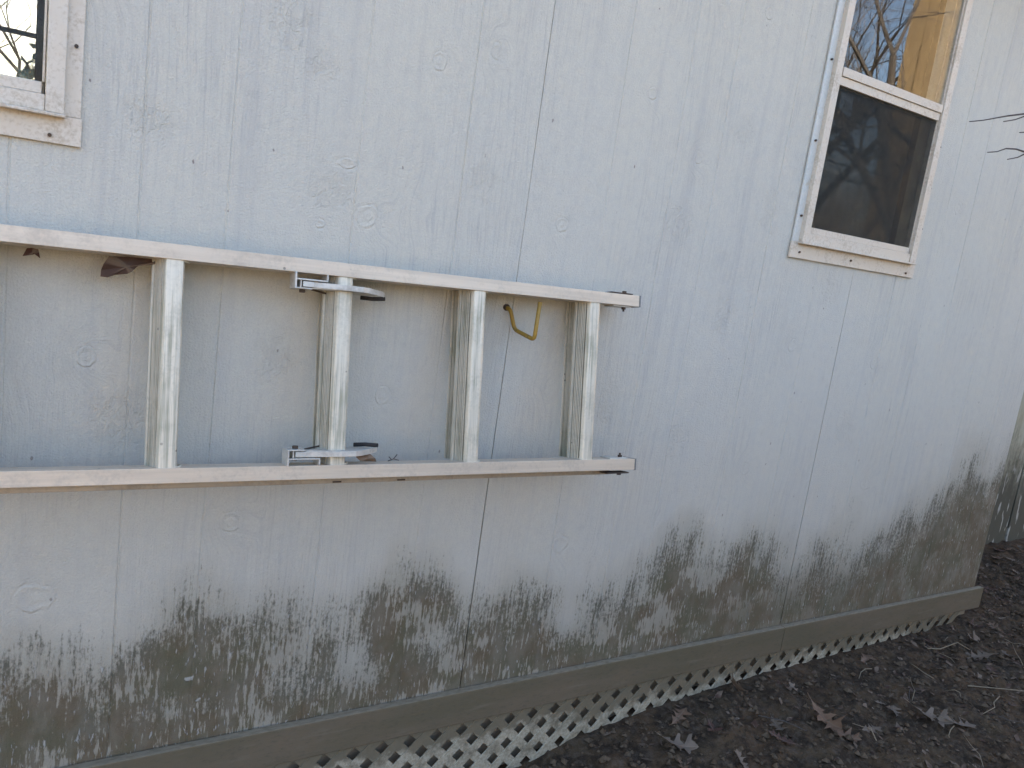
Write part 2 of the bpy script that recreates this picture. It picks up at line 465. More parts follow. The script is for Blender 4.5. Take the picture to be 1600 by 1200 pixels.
def mat_screen():
    b = NB('insect_screen')
    tr = b.n('ShaderNodeBsdfTransparent'); tr.inputs[0].default_value = (0.85, 0.85, 0.85, 1)
    df = b.n('ShaderNodeBsdfDiffuse'); df.inputs[0].default_value = (0.066, 0.069, 0.066, 1)
    x, y, z = b.pos()
    n = b.noise(b.vec(x, y, z), 25.0, 3.0)
    mx = b.n('ShaderNodeMixShader')
    b.set(mx.inputs[0], b.sm(n, 0.2, 0.8, 0.30, 0.42))
    b.t.links.new(tr.outputs[0], mx.inputs[1]); b.t.links.new(df.outputs[0], mx.inputs[2])
    b.t.links.new(mx.outputs[0], b.out.inputs[0])
    return b.m

def mat_soil():
    b = NB('dark_damp_soil')
    x, y, z = b.pos()
    p = b.vec(x, y, z)
    n1 = b.noise(p, 4.0, 4.0, 0.6)
    n2 = b.noise(p, 45.0, 5.0, 0.7)
    n3 = b.noise(p, 260.0, 3.0, 0.7)
    col = b.mix(b.sm(n1, 0.35, 0.65), (0.105, 0.066, 0.036), (0.095, 0.068, 0.040))
    n5 = b.noise(p, 17.0, 4.0, 0.65)
    col = b.mix(b.sm(n5, 0.40, 0.62, 0.75, 0.0), col, (0.026, 0.019, 0.014))
    col = b.mix(b.sm(n2, 0.45, 0.7, 0.0, 0.8), col, (0.115, 0.09, 0.068))
    col = b.mix(b.sm(n2, 0.45, 0.25, 0.0, 0.8), col, (0.020, 0.017, 0.014))
    col = b.mix(b.sm(n3, 0.62, 0.74, 0.0, 0.7), col, (0.13, 0.11, 0.09))
    n4 = b.noise(p, 1.3, 4.0, 0.6)
    yard = b.sm(b.ma('ADD', y, b.ma('MULTIPLY', n4, 2.0)), -2.2, -4.2)          # pale litter on the unseen yard, added to bounce warm light
    col = b.mix(yard, col, b.mix(b.sm(n2, 0.35, 0.65), (0.21, 0.145, 0.085), (0.32, 0.24, 0.14)))
    b.pbsdf(col, 0.9, 0.0, b.bump(b.ma('ADD', n2, b.ma('MULTIPLY', n3, 0.5)), 0.9, 0.012), 0.2)
    return b.m

def mat_leaf(name, c1, c2):
    b = NB(name)
    x, y, z = b.objpos()
    rnd = b.n('ShaderNodeObjectInfo').outputs['Random']
    n1 = b.noise(b.vec(x, y, z), 60.0, 3.0, 0.6)
    col = b.mix(b.sm(n1, 0.3, 0.7), c1, c2)
    col = b.mix(b.ma('MULTIPLY', rnd, 0.45), col, (0.11, 0.085, 0.065))
    rib = b.sm(b.ma('ABSOLUTE', y), 0.0006, 0.0022)
    col = b.mix(b.ma('SUBTRACT', 0.5, b.ma('MULTIPLY', rib, 0.5)), col, (0.20, 0.155, 0.11))
    b.pbsdf(col, 0.7, 0.0, b.bump(n1, 0.3, 0.002), 0.35)
    return b.m

MAT = {}
MAT['siding'] = mat_siding()
MAT['trim'] = mat_trim()
MAT['lattice'] = mat_lattice()
MAT['rail'] = mat_alu('ladder_aluminium', (0.70, 0.595, 0.465), 0.50, 0.26)
MAT['rail_base'] = mat_alu('ladder_aluminium_dirty', (0.50, 0.42, 0.32), 0.55, 0.5)
MAT['rung'] = mat_alu('rung_aluminium_mossy', (0.73, 0.68, 0.56), 0.45, 0.25, 'z', True)
MAT['cap'] = mat_alu('end_cap_dark', (0.20, 0.21, 0.21), 0.5, 0.4)
MAT['bracket'] = mat_alu('lock_aluminium', (0.62, 0.60, 0.54), 0.5, 0.5)
MAT['frame'] = mat_frame()
MAT['flange'] = mat_simple('pale_vinyl_flange', (0.56, 0.60, 0.59), (0.62, 0.63, 0.60), 0.3, 0.0, 9.0, bump=0.1, bdist=0.001, spec=0.6, c3=(0.48, 0.45, 0.37), t3=(0.58, 0.72))
MAT['glass'] = mat_glass()
MAT['screen'] = mat_screen()
MAT['soil'] = mat_soil()
MAT['steel'] = mat_simple('rusty_dark_steel', (0.075, 0.06, 0.05), (0.11, 0.075, 0.05), 0.65, 0.5, 40.0, bump=0.3, bdist=0.001)
MAT['rubber'] = mat_simple('black_rubber', (0.025, 0.023, 0.022), (0.04, 0.036, 0.034), 0.8, 0.0, 40.0, bdist=0.001)
MAT['hook'] = mat_simple('yellow_vinyl_coating', (0.36, 0.225, 0.03), (0.29, 0.185, 0.04), 0.5, 0.0, 30.0, bump=0.2, bdist=0.001, c3=(0.14, 0.11, 0.045), t3=(0.55, 0.7))
MAT['inside'] = mat_simple('unpainted_plywood_inside', (0.10, 0.075, 0.05), (0.13, 0.10, 0.07), 0.9, 0.0, 5.0)
MAT['joist'] = mat_simple('old_joist_wood', (0.26, 0.215, 0.155), (0.32, 0.27, 0.195), 0.9, 0.0, 8.0, (0.3,1,1))
MAT['outer'] = mat_simple('plain_white_siding', (0.52, 0.53, 0.54), (0.46, 0.47, 0.47), 0.75, 0.0, 6.0, (6,6,1))
MAT['shingle'] = mat_simple('grey_shingle', (0.10, 0.10, 0.10), (0.15, 0.145, 0.14), 0.9, 0.0, 12.0)
MAT['bark'] = mat_simple('grey_brown_bark', (0.19, 0.145, 0.10), (0.30, 0.235, 0.165), 0.9, 0.0, 14.0, (1,1,0.25), 0.6, 0.01, 60.0)
MAT['twig'] = mat_simple('dark_twig_bark', (0.06, 0.05, 0.045), (0.10, 0.085, 0.075), 0.8, 0.0, 60.0, bdist=0.001)
MAT['straw'] = mat_simple('dry_straw', (0.30, 0.24, 0.16), (0.22, 0.175, 0.12), 0.75, 0.0, 50.0, bdist=0.001)
MAT['tan'] = mat_simple('tan_barn_boards', (0.13, 0.088, 0.044), (0.18, 0.125, 0.062), 0.8, 0.0, 3.0, (5,5,0.6), c3=(0.09, 0.06, 0.03))
MAT['shed'] = mat_simple('yellowed_shed_paint', (0.36, 0.34, 0.235), (0.42, 0.40, 0.30), 0.75, 0.0, 9.0, (4,4,0.8))
MAT['evergreen'] = mat_simple('dark_evergreen', (0.035, 0.05, 0.025), (0.06, 0.08, 0.035), 0.7, 0.0, 9.0)
MAT['leaf_pale'] = mat_leaf('pale_oak_leaf', (0.13, 0.10, 0.075), (0.18, 0.14, 0.105))
MAT['leaf_brown'] = mat_leaf('brown_oak_leaf', (0.135, 0.075, 0.045), (0.18, 0.11, 0.068))
MAT['leaf_dark'] = mat_leaf('dark_oak_leaf', (0.046, 0.017, 0.012), (0.066, 0.027, 0.018))
MAT['leaf_tan'] = mat_leaf('tan_dry_leaf', (0.22, 0.14, 0.09), (0.30, 0.20, 0.13))
MAT['leaf_red'] = mat_leaf('reddish_oak_leaf', (0.062, 0.030, 0.023), (0.09, 0.045, 0.033))
def mat_grit():
    b = NB('soil_crumbs')
    x, y, z = b.pos()
    n = b.noise(b.vec(x, y, z), 30.0, 3.0, 0.7)
    col = b.mix(b.sm(n, 0.35, 0.6), (0.048, 0.033, 0.021), (0.115, 0.086, 0.058))
    b.pbsdf(col, 0.9, 0.0, None, 0.2)
    return b.m
MAT['grit'] = mat_grit()
def mat_litter():
    b = NB('leaf_crumbs')
    x, y, z = b.pos()
    n = b.noise(b.vec(x, y, z), 23.0, 2.0, 0.7)
    n2 = b.noise(b.vec(x, y, z), 61.0, 2.0, 0.7)
    col = b.mix(b.sm(n, 0.35, 0.6), (0.065, 0.036, 0.026), (0.15, 0.11, 0.08))
    col = b.mix(b.sm(n2, 0.55, 0.7), col, (0.24, 0.19, 0.14))
    b.pbsdf(col, 0.8, 0.0, None, 0.25)
    return b.m
MAT['litter'] = mat_litter()

# ------------------------------------------------------------------ ground
GX = [-30, -2.0, -1.0, 0.24, 0.385, 0.6, 0.875, 1.17, 1.5, 2.33, 3.6, 5.0, 30]
GZ = [-0.14, -0.14, -0.12, -0.072, -0.022, -0.002, 0.018, 0.034, 0.042, 0.056, 0.09, 0.11, 0.11]
def ground_z(x, y):
    x = np.asarray(x, float); y = np.asarray(y, float)
    base = np.interp(x, GX, GZ)
    fade = np.clip(-y / 3.0, 0, 1)
    base = base * (1 - fade) + (-0.06) * fade
    near = np.clip(1.5 - np.maximum(np.abs(x - 1.6) - 3.0, 0), 0, 1)
    n = 0.020 * vnoise(x*2.3, y*2.3, 2) + near * (0.014 * vnoise(x*9, y*9, 3) + 0.018 * vnoise(x*24+4, y*24, 3) + 0.006 * vnoise(x*55+4, y*55, 2))
    wall = 0.35 + 0.65*np.clip(np.abs(y + 0.01)/0.12, 0, 1)
    return base + n*np.where(x < 2.6, wall, 1.0)

def build_ground():
    xs = np.concatenate([[-400, -150, -60, -30, -15, -8, -4, -2.2], np.arange(-1.2, 0.0, 0.06), np.arange(0.0, 3.0, 0.0125), np.arange(3.0, 5.6, 0.03), [6, 7, 9, 13, 20, 30, 60, 150, 400]])
    ys = np.concatenate([[-400, -150, -60, -30, -15, -8, -5, -3.5, -2.4, -1.8, -1.4], np.arange(-1.1, 0.12, 0.0125), np.arange(0.12, 1.0, 0.04), [1.4, 2, 3, 4, 6, 9, 15, 30, 60, 150, 400]])
    X, Y = np.meshgrid(xs, ys, indexing='ij')
    Z = ground_z(X, Y)
    nx, ny = X.shape
    V = np.stack([X, Y, Z], -1).reshape(-1, 3)
    i, j = np.meshgrid(np.arange(nx-1), np.arange(ny-1), indexing='ij')
    a = (i*ny + j).ravel()
    F = np.stack([a, a+ny, a+ny+1, a+1], -1)
    me = bpy.data.meshes.new('ground')
    me.from_pydata(V.tolist(), [], F.tolist())
    for p in me.polygons: p.use_smooth = True
    me.materials.append(MAT['soil'])
    o = link('ground', me)
    tag(o, 'dark damp bare soil beside the house', None, None, 'structure')
build_ground()

# ------------------------------------------------------------------ house
WIN = [dict(cx=1.210, zb=1.394), dict(cx=-1.204, zb=1.370)]   # flange bottom
WH = 0.96                                                       # flange height
HX0, HX1, HD, HT = -2.438, 2.438, 3.5, 2.62
house = thing('house', 'white wooden house wall with green grime along its base and two almond framed windows', 'house', (0.0, 1.75, 0.0))

BX = [-1.30,-0.984,-0.96,-0.929,-0.891,-0.841,-0.803,-0.744,-0.686,-0.638,-0.571,-0.506,-0.42,-0.37,-0.341,-0.299,-0.281,-0.247,-0.185,-0.153,-0.099,-0.048,0.02,0.073,0.139,0.198,0.244,0.326,0.367,0.457,0.513,0.565,0.671,0.734,0.823,0.903,0.985,1.101,1.208,1.285,1.405,1.594,1.765,1.903,2.036,2.162,2.317,2.5]
BZ = [-0.82,-0.835,-0.807,-0.824,-0.876,-0.905,-0.877,-0.811,-0.798,-0.776,-0.82,-0.806,-0.832,-0.901,-0.819,-0.928,-0.811,-0.759,-0.742,-0.802,-0.758,-0.847,-0.907,-0.827,-0.816,-0.867,-0.9,-0.882,-0.868,-0.869,-0.856,-0.822,-0.742,-0.737,-0.826,-0.812,-0.745,-0.786,-0.884,-0.868,-0.821,-0.848,-0.787,-0.721,-0.625,-0.552,-0.582,-0.56]
BLOB = [(-0.285,-0.985,0.050,0.075,2.2),(-0.235,-1.03,0.045,0.06,1.4),(-0.075,-0.975,0.060,0.055,1.9),(-0.135,-0.955,0.05,0.04,1.2),(0.36,-1.00,0.10,0.075,1.5),(0.30,-0.95,0.05,0.05,1.2),(-0.735,-1.02,0.05,0.05,1.3),(-0.46,-0.985,0.05,0.05,1.6),(-0.40,-1.03,0.07,0.05,1.4),(-0.83,-1.04,0.04,0.05,0.9),(0.56,-0.93,0.06,0.06,1.0),(-0.10,-1.03,0.05,0.03,0.8),(0.90,-0.88,0.05,0.05,0.7),(0.13,-0.99,0.04,0.05,0.8),(-0.60,-1.03,0.06,0.03,0.8)]
def grime(x, z):
    zz = z - 1.30
    xb = x + 0.012*vnoise(x*21, zz*17, 2)
    zb = (np.interp(xb, BX, BZ) + np.interp(xb-0.035, BX, BZ) + np.interp(xb+0.035, BX, BZ))/3 + 0.014*vnoise(x*34, zz*4, 2) + 0.012*vnoise(x*60, zz*6+3, 2)
    soft = np.interp(x, [-1, 0.9, 1.3, 2.5], [0.13, 0.14, 0.24, 0.26])
    g = (zb - zz) / soft
    g = np.clip(g*1.1 + 0.15, -3, 1.45)
    g = g + 0.45*vnoise(x*9+2, zz*7, 3)*(g > -0.6)
    for (cx, cz, rx, rz, a) in BLOB:
        g = g - 0.5*a*np.exp(-((x-cx)/rx)**2 - ((zz-cz)/rz)**2)
    # painted over rows right under the window and far right stay thinner
    return g

KNOTS = [(-0.257,0.363,0.020,0.9),(-0.13,0.413,0.022,0.7),(-0.375,0.026,0.026,1.0),(-0.427,0.126,0.014,2.0),(0.253,-0.738,0.030,1.0),(-0.931,-0.747,0.034,1.25),(1.008,-0.163,0.026,0.9),(0.104,0.078,0.020,1.0),(0.313,0.423,0.020,1.1),(-0.872,-0.293,0.022,0.9),(-0.474,0.0,0.014,1.0),(-0.30,-0.35,0.024,0.9),(0.9,-0.55,0.024,0.9),(0.50,0.30,0.018,1.1),(1.42,-0.2,0.026,0.9),(1.7,0.35,0.024,0.9),(1.95,-0.3,0.026,0.9),(1.52,-0.62,0.028,1.1),(0.66,0.70,0.022,1.0),(-0.6,-0.62,0.024,1.0)]
TORN = [(-0.565,0.364,0.055,0.075),(-0.50,0.30,0.05,0.04),(0.688,-0.09,0.05,0.08),(0.647,0.397,0.05,0.06),(-0.454,0.066,0.07,0.05),(0.605,-0.46,0.06,0.07),(-0.538,-0.277,0.06,0.09),(0.467,0.128,0.07,0.07),(-0.79,0.14,0.06,0.05),(-0.86,-0.12,0.08,0.07),(-0.80,-0.40,0.09,0.07),(1.12,0.02,0.06,0.07),(1.35,-0.42,0.07,0.09),(0.33,-0.35,0.05,0.09),(-0.12,0.14,0.05,0.06),(1.85,0.1,0.07,0.1),(1.6,-0.15,0.07,0.06),(0.12,-0.2,0.05,0.06),(0.80,0.20,0.05,0.09)]
def siding_panel(x0):
    x1 = x0 + 1.2192
    gap = 0.0010
    lines = set(np.round(np.arange(x0 + gap, x1 - gap, 0.0095), 5).tolist())
    lines |= {round(x0+gap, 5), round(x1-gap, 5)}
    grooves = [0.222, 0.418, 0.567, 0.811, 1.046]
    gset = {}
    for g in grooves:
        c = x0 + g
        lines = {l for l in lines if abs(l - c) > 0.006}
        for dx, dep in ((-0.0026, 0.0), (-0.0009, 0.0020), (0.0009, 0.0020), (0.0026, 0.0)):
            lines.add(round(c+dx, 5)); gset[round(c+dx, 5)] = dep
    zl = set(np.round(np.arange(0.14, HT, 0.0095), 5).tolist()) | {HT}
    ops = []
    for w in WIN:
        a, b_, c, d = w['cx']-0.285, w['cx']+0.285, w['zb']+0.04, w['zb']+WH-0.03
        if b_ < x0 or a > x1: continue
        ops.append((a, b_, c, d))
        for q in (a, b_):
            if x0 < q < x1:
                lines = {l for l in lines if abs(l-q) > 0.004 or l in gset}; lines.add(round(q, 5))
        zl |= {round(c, 5), round(d, 5)}
    xs = np.array(sorted(lines)); zs = np.array(sorted(zl))
    zs = np.concatenate([[zs[0]], zs[1:][np.diff(zs) > 0.0004]])
    X, Z = np.meshgrid(xs, zs, indexing='ij')
    Y = np.array([gset.get(l, 0.0) for l in xs.tolist()])[:, None] * (0.55 + 0.45*np.clip(1.6*vnoise(Z*1.9 + np.round(X*8), X*0.7, 2) + 0.3, -1, 1))
    Y = Y + 0.0016*vnoise(X*1.7+3, Z*1.3, 2) + 0.0005*vnoise(X*11, Z*3, 2)
    def gapw(sx):                       # the joint opens and closes along its height
        lowk = np.clip((1.35 - zs)/1.0, 0, 1)
        return 0.0007 + 0.0011*lowk + 0.0005*vnoise(zs*3.1, zs*0 + sx*3, 2)
    X[0, :] = x0 + gapw(x0); X[-1, :] = x1 - gapw(x1)
    e = np.minimum(np.abs(X - x0), np.abs(X - x1))
    Y = Y - 0.0012*np.clip(1 - e/0.05, 0, 1)*(0.5+0.5*vnoise(Z*1.1, Z*0+x0, 2))
    nx, nz = X.shape
    V = np.stack([X, Y, Z], -1).reshape(-1, 3).tolist()
    F = []
    for i in range(nx-1):
        xm = (xs[i]+xs[i+1])/2
        for j in range(nz-1):
            zm = (zs[j]+zs[j+1])/2
            if any(a < xm < b_ and c < zm < d for a, b_, c, d in ops): continue
            F.append((i*nz+j, (i+1)*nz+j, (i+1)*nz+j+1, i*nz+j+1))
    # edges folded back so that the sheet has thickness
    for i in (0, nx-1):
        base = len(V)
        for j in range(nz):
            V.append((X[i, j], 0.012, zs[j]))
        for j in range(nz-1):
            zm = (zs[j]+zs[j+1])/2
            if any(a < xs[i] < b_ and c < zm < d for a, b_, c, d in ops): continue
            q = (i*nz+j, i*nz+j+1, base+j+1, base+j)
            F.append(q if i == 0 else q[::-1])
    me = bpy.data.meshes.new('siding_panel')
    me.from_pydata(V, [], F)
    P = np.array(V)
    at = me.attributes.new('grime', 'FLOAT', 'POINT')
    at.data.foreach_set('value', grime(P[:,0], P[:,2]).astype(np.float32))
    kd = np.full(len(P), 9.0); tn = np.zeros(len(P))
    for kx, kz, r, st in KNOTS:
        kd = np.minimum(kd, np.hypot((P[:,0]-kx)/(r*st), (P[:,2]-1.3-kz)/r))
    for kx, kz, rx, rz in TORN:
        tn = np.maximum(tn, np.exp(-(((P[:,0]-kx)/rx)**2 + ((P[:,2]-1.3-kz)/rz)**2)**1.5))
    for nm_, arr in (('knot', kd), ('torn', tn)):
        at = me.attributes.new(nm_, 'FLOAT', 'POINT'); at.data.foreach_set('value', arr.astype(np.float32))
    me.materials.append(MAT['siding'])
    return link('siding_panel', me, house)
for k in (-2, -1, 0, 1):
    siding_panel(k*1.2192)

# inner and other walls, roof, floor
def wall_with_hole(name, mat, y0, y1, holes, x0=HX0, x1=HX1, z0=0.12, z1=HT):
    m = MB(); cur = x0
    for a, b_, c, d in sorted(holes):
        m.box(cur, a, y0, y1, z0, z1)
        m.box(a, b_, y0, y1, z0, c); m.box(a, b_, y0, y1, d, z1)
        cur = b_
    m.box(cur, x1, y0, y1, z0, z1)
    return m.build(name, mat, house)
hole = [(w['cx']-0.285, w['cx']+0.285, w['zb']+0.04, w['zb']+WH-0.03) for w in WIN]
wall_with_hole('inner_wall', MAT['inside'], 0.0135, 0.09, hole, HX0+0.004, HX1-0.004)
FAR = (-1.46, -0.966, 1.30, 2.50)
wall_with_hole('back_wall', MAT['outer'], HD-0.09, HD, [FAR], HX0+0.004, HX1-0.004)
for s, xx in ((0, HX0+0.004), (1, HX1-0.094)):
    m = MB()
    m.poly_prism([(0.0905, 0.12), (HD-0.0905, 0.12), (HD-0.0905, HT), (HD/2, HT+0.95), (0.0905, HT)], lambda a, c: (xx, a, c), (0.09, 0, 0))
    m.build('side_wall', MAT['outer'], house)
MB().box(HX0+0.1, HX1-0.1, 0.092, HD-0.092, 0.12, 0.2).build('floor', MAT['inside'], house)
for sgn in (1, -1):
    m = MB()
    if sgn == 1: pr = [(-0.22, HT-0.09), (HD/2, HT+0.98), (HD/2, HT+1.08), (-0.22, HT+0.01)]
    else: pr = [(HD/2+0.001, HT+0.98), (HD+0.22, HT-0.09), (HD+0.22, HT+0.01), (HD/2+0.001, HT+1.08)]
    m.poly_prism(pr, lambda a, c: (HX0-0.15, a, c+0.03), (HX1-HX0+0.3, 0, 0))
    m.build('roof', MAT['shingle'], house)
# joist behind the lattice
MB().box(HX0, HX1, 0.012, 0.05, -0.25, 0.118).build('rim_joist', MAT['joist'], house)
# trim boards
for a, b_ in ((HX0, -1.2205), (-1.2185, 1.2183), (1.2203, 2.470)):
    m = MB(); n = 24
    o = MB().box(a, b_, -0.0235, -0.0025, 0.107, 0.1955).build('trim_board', MAT['trim'], house, bevel=0.0025)

# lattice
lat = link('lattice_panel', MB().box(HX0+0.02, HX1-0.01, -0.0140, -0.0105, 0.150, 0.165).mesh('lattice_panel', MAT['lattice']), house)
def slat_mesh(sgn, y0, y1):
    m = MB(); hw = 0.0129*math.sqrt(2); z0, z1 = -0.24, 0.148
    L = z1 - z0
    m.poly_prism([(-hw, 0), (hw, 0), (hw + sgn*L, L), (-hw + sgn*L, L)], lambda a, c: (a, y0, c), (0, y1-y0, 0))
    return m.mesh('slat', MAT['lattice'], bevel=0.001)
sa, sb = slat_mesh(1, -0.0160, -0.0125), slat_mesh(-1, -0.0145, -0.0090)
PITCH = 0.0727
def slat(me, x):
    o = bpy.data.objects.new('slat', me); COL.objects.link(o)
    o.parent = lat
    o.location = Vector((x, 0, -0.24)) - wloc(lat)
    return o
# hole centres at x = -0.277 + k*PITCH on z = 0.083
xa = -0.277 + PITCH/2
for k in range(-6, 45):
    # slat +45 passes through (xa + k*PITCH, 0.083)
    x = xa + k*PITCH - (0.083+0.24)
    if -1.0 < x and x + 0.388 < HX1 - 0.02: slat(sa, x)
for k in range(-6, 45):
    x = xa + k*PITCH + (0.083+0.24)
    if -0.7 < x - 0.388 and x < HX1 - 0.02: slat(sb, x)

# windows
def window(w, lock=False):
    cx, zb = w['cx'], w['zb']
    root = link('window', MB().box(cx-0.285, cx+0.285, 0.05, 0.088, zb+0.041, zb+0.052).mesh('window', MAT['frame']), house)
    zt = zb + WH
    # nailing flange: four thin strips proud of the siding, with a rolled inner rib
    def strip(x0, x1, z0, z1, y0=-0.0075, y1=-0.0015):
        return MB().box(x0, x1, y0, y1, z0, z1).build('flange', MAT['frame'], root, bevel=0.001)
    a_ = strip(cx-0.306, cx-0.262, zb+0.0465, zt)
    if cx > 0: a_.data.materials[0] = MAT['flange']  # bluish sky reflection put into this strip's own colour
    strip(cx+0.262, cx+0.306, zb+0.0465, zt)
    strip(cx-0.308, cx+0.308, zb, zb+0.046, -0.0085, -0.002); strip(cx-0.306, cx+0.306, zt+0.0005, zt+0.05)
    # frame
    f = MB()
    y0, y1 = -0.022, 0.048
    fb, ft = zb+0.048, zt-0.03
    f.box(cx-0.281, cx-0.254, y0, y1, fb, ft); f.box(cx+0.254, cx+0.281, y0, y1, fb, ft)
    f.box(cx-0.2535, cx+0.2535, y0+0.004, y1, fb, fb+0.026); f.box(cx-0.2535, cx+0.2535, y0, y1, ft-0.027, ft)
    f.box(cx-0.283, cx+0.283, y0-0.006, -0.0005, fb-0.006, fb-0.0005)      # drip lip
    f.build('frame', MAT['frame'], root, bevel=0.0015)
    for s in (-1, 1):                                                      # track ribs inside the jambs
        MB().box(cx+s*0.2525-0.004, cx+s*0.2525+0.0, 0.011, 0.014, fb+0.027, ft-0.028).build('track', MAT['frame'], root)
    zm = zb + 0.515
    s1 = MB().box(cx-0.2485, cx+0.2485, -0.0215, 0.012, zm, zm+0.024).build('meeting_rail', MAT['frame'], root, bevel=0.0015)
    MB().box(cx-0.2485, cx+0.2485, -0.0165, 0.012, zm-0.0235, zm-0.0005).build('meeting_rail', MAT['frame'], root, bevel=0.0015)
    MB().box(cx-0.2485, cx+0.2485, -0.0135, 0.004, fb+0.0265, fb+0.045).build('sash_rail', MAT['frame'], root, bevel=0.0015)
    for s in (-1, 1):
        c = cx + s*0.2505
        MB().box(c-0.0018, c+0.0018, -0.0125, 0.003, fb+0.0455, zm-0.024).build('sash_stile', MAT['frame'], root, bevel=0.001)
        MB().box(c-0.0018, c+0.0018, -0.0165, 0.003, zm+0.0245, ft-0.028).build('sash_stile', MAT['frame'], root, bevel=0.001)
    MB().box(cx-0.2485, cx+0.2485, -0.0125, -0.0095, zm+0.0245, ft-0.028).build('pane', MAT['glass'], root)
    MB().box(cx-0.2485, cx+0.2485, 0.006, 0.009, fb+0.030, zm-0.001).build('pane', MAT['glass'], root)
    MB().box(cx-0.2485, cx+0.2485, -0.0095, -0.0085, fb+0.0455, zm-0.024).build('screen', MAT['screen'], root)
    for nx, nz in ((cx-0.27, zb+0.018), (cx+0.262, zb+0.012), (cx-0.03, zb+0.02), (cx-0.292, zb+0.12), (cx-0.294, zb+0.33), (cx-0.293, zb+0.55), (cx+0.295, zb+0.16), (cx+0.294, zb+0.29), (cx+0.296, zb+0.42)):
        m = MB().tube([(nx, -0.0125, nz), (nx, -0.006, nz)], 0.0032, 8)
        m.build('nail', MAT['steel'], root)
    return root
window(WIN[0]); window(WIN[1])
# window in the far wall, seen through the left one
fw = link('window', MB().box(FAR[0], FAR[1], HD-0.07, HD-0.03, FAR[2], FAR[2]+0.03).mesh('window', MAT['frame']), house)
MB().box(FAR[0], FAR[1], HD-0.05, HD-0.02, 2.036, 2.058).build('meeting_rail', MAT['twig'], fw)  # dark material paints the backlit look of bar and stiles
MB().box(FAR[1]-0.005, FAR[1], HD-0.07, HD-0.02, FAR[2]+0.031, 2.029).build('sash_stile', MAT['twig'], fw)
MB().box(FAR[1]-0.005, FAR[1], HD-0.07, HD-0.02, 2.063, FAR[3]).build('sash_stile', MAT['twig'], fw)
MB().box(FAR[0], FAR[1]-0.010, HD-0.046, HD-0.043, FAR[2]+0.031, 2.029).build('pane', MAT['glass'], fw)
MB().box(FAR[0], FAR[1]-0.010, HD-0.046, HD-0.043, 2.063, FAR[3]).build('pane', MAT['glass'], fw)
# ------------------------------------------------------------------ extension ladder
TILT = R(9.5)
LC = Vector((0.0, -0.127, 1.02))         # point on the front plane at mid height
UP = Vector((0, math.sin(TILT), math.cos(TILT)))
DEP = Vector((0, math.cos(TILT), -math.sin(TILT)))
ladder = thing('extension_ladder', 'weathered aluminium extension ladder hung sideways on the white wall', 'ladder', LC)
ladder.rotation_euler = (-TILT, 0, 0)    # local x along the ladder, y into the wall, z across the rails
def lpart(m, name, mat, parent=None, bevel=0.0, smooth=False):
    o = bpy.data.objects.new(name, m.mesh(name, mat, smooth, bevel))
    COL.objects.link(o)
    o.parent = parent or ladder
    return o
def ztop(x): return 0.2140 + 0.0035*(x+1.0)      # top edge of upper rail
def zbot(x): return -0.2000 - 0.0050*(x+1.0)     # bottom edge of lower rail
def channel(xa, xb, edge, inward, y0, y1, flange, th=0.0022):
    """C rail: web on the inner side, flanges outward"""
    m = MB(); n = 8
    prof = [(y0, 0), (y0, flange), (y1, flange), (y1, 0), (y1-th, 0), (y1-th, flange-th), (y0+th, flange-th), (y0+th, 0)]
    b0 = 0
    N = len(prof)
    for i in range(n+1):
        x = xa + (xb-xa)*i/n
        bow = 0.0012*math.sin(i*1.9)
        for (yy, d) in prof:
            m.v.append((x, yy + bow*0.3, edge(x) + inward*d + bow*0.3))
    for i in range(n):
        for k in range(N):
            q = (i*N+k, i*N+(k+1) % N, (i+1)*N+(k+1) % N, (i+1)*N+k)
            m.f.append(q if inward > 0 else q[::-1])
    cap = tuple(range(N))
    m.f.append(cap if inward < 0 else cap[::-1])
    cap = tuple(n*N + k for k in range(N))
    m.f.append(cap if inward > 0 else cap[::-1])
    return m
XL = -2.3
FL = 0.0265
lpart(channel(XL, 0.300, ztop, -1, 0.0, 0.046, FL), 'rail', MAT['rail'], bevel=0.0006)
lpart(channel(XL, 0.314, zbot, 1, 0.0, 0.046, FL), 'rail', MAT['rail'], bevel=0.0006)
lpart(channel(XL, 0.262, lambda x: ztop(x)+0.006, -1, 0.049, 0.088, 0.026), 'rail', MAT['rail_base'], bevel=0.0006)
lpart(channel(XL, 0.276, lambda x: zbot(x)-0.0175, 1, 0.049, 0.088, 0.026), 'rail', MAT['rail_base'], bevel=0.0006)
# rungs: flat fluted tread to the left, rounded front and back
def rung_profile(s=1.0):
    P = [(0.0, 0.002), (0.0015, 0.0003), (0.004, 0.0), (0.020, 0.0), (0.0245, 0.0015), (0.0265, 0.005), (0.0275, 0.009), (0.0252, 0.0098), (0.0252, 0.0125), (0.0270, 0.0133), (0.024, 0.024), (0.017, 0.034), (0.008, 0.0405), (-0.004, 0.042), (-0.0135, 0.0415)]
    # tread side back to the front, with ridges
    a = Vector((-0.0145, 0.0395)); b_ = Vector((-0.0006, 0.0045))
    nrm = Vector((-0.93, -0.36)).normalized()
    K = 5
    P += [tuple(a + nrm*0.0006)]
    P += [tuple(a + (b_-a)*0.17 + nrm*0.0030), tuple(a + (b_-a)*0.2 - nrm*0.0045)]
    for k in range(K):
        t0 = 0.26 + 0.56*k/K; t1 = 0.26 + 0.56*(k+0.5)/K
        P += [tuple(a + (b_-a)*t0 - nrm*0.0045), tuple(a + (b_-a)*(t0+0.008) + nrm*0.0004), tuple(a + (b_-a)*t1 + nrm*0.0004), tuple(a + (b_-a)*(t1+0.008) - nrm*0.0045)]
    P += [tuple(a + (b_-a)*0.84 - nrm*0.0045), tuple(a + (b_-a)*0.87 + nrm*0.0004)]
    return [(p[0]*s, p[1]*s) for p in P]
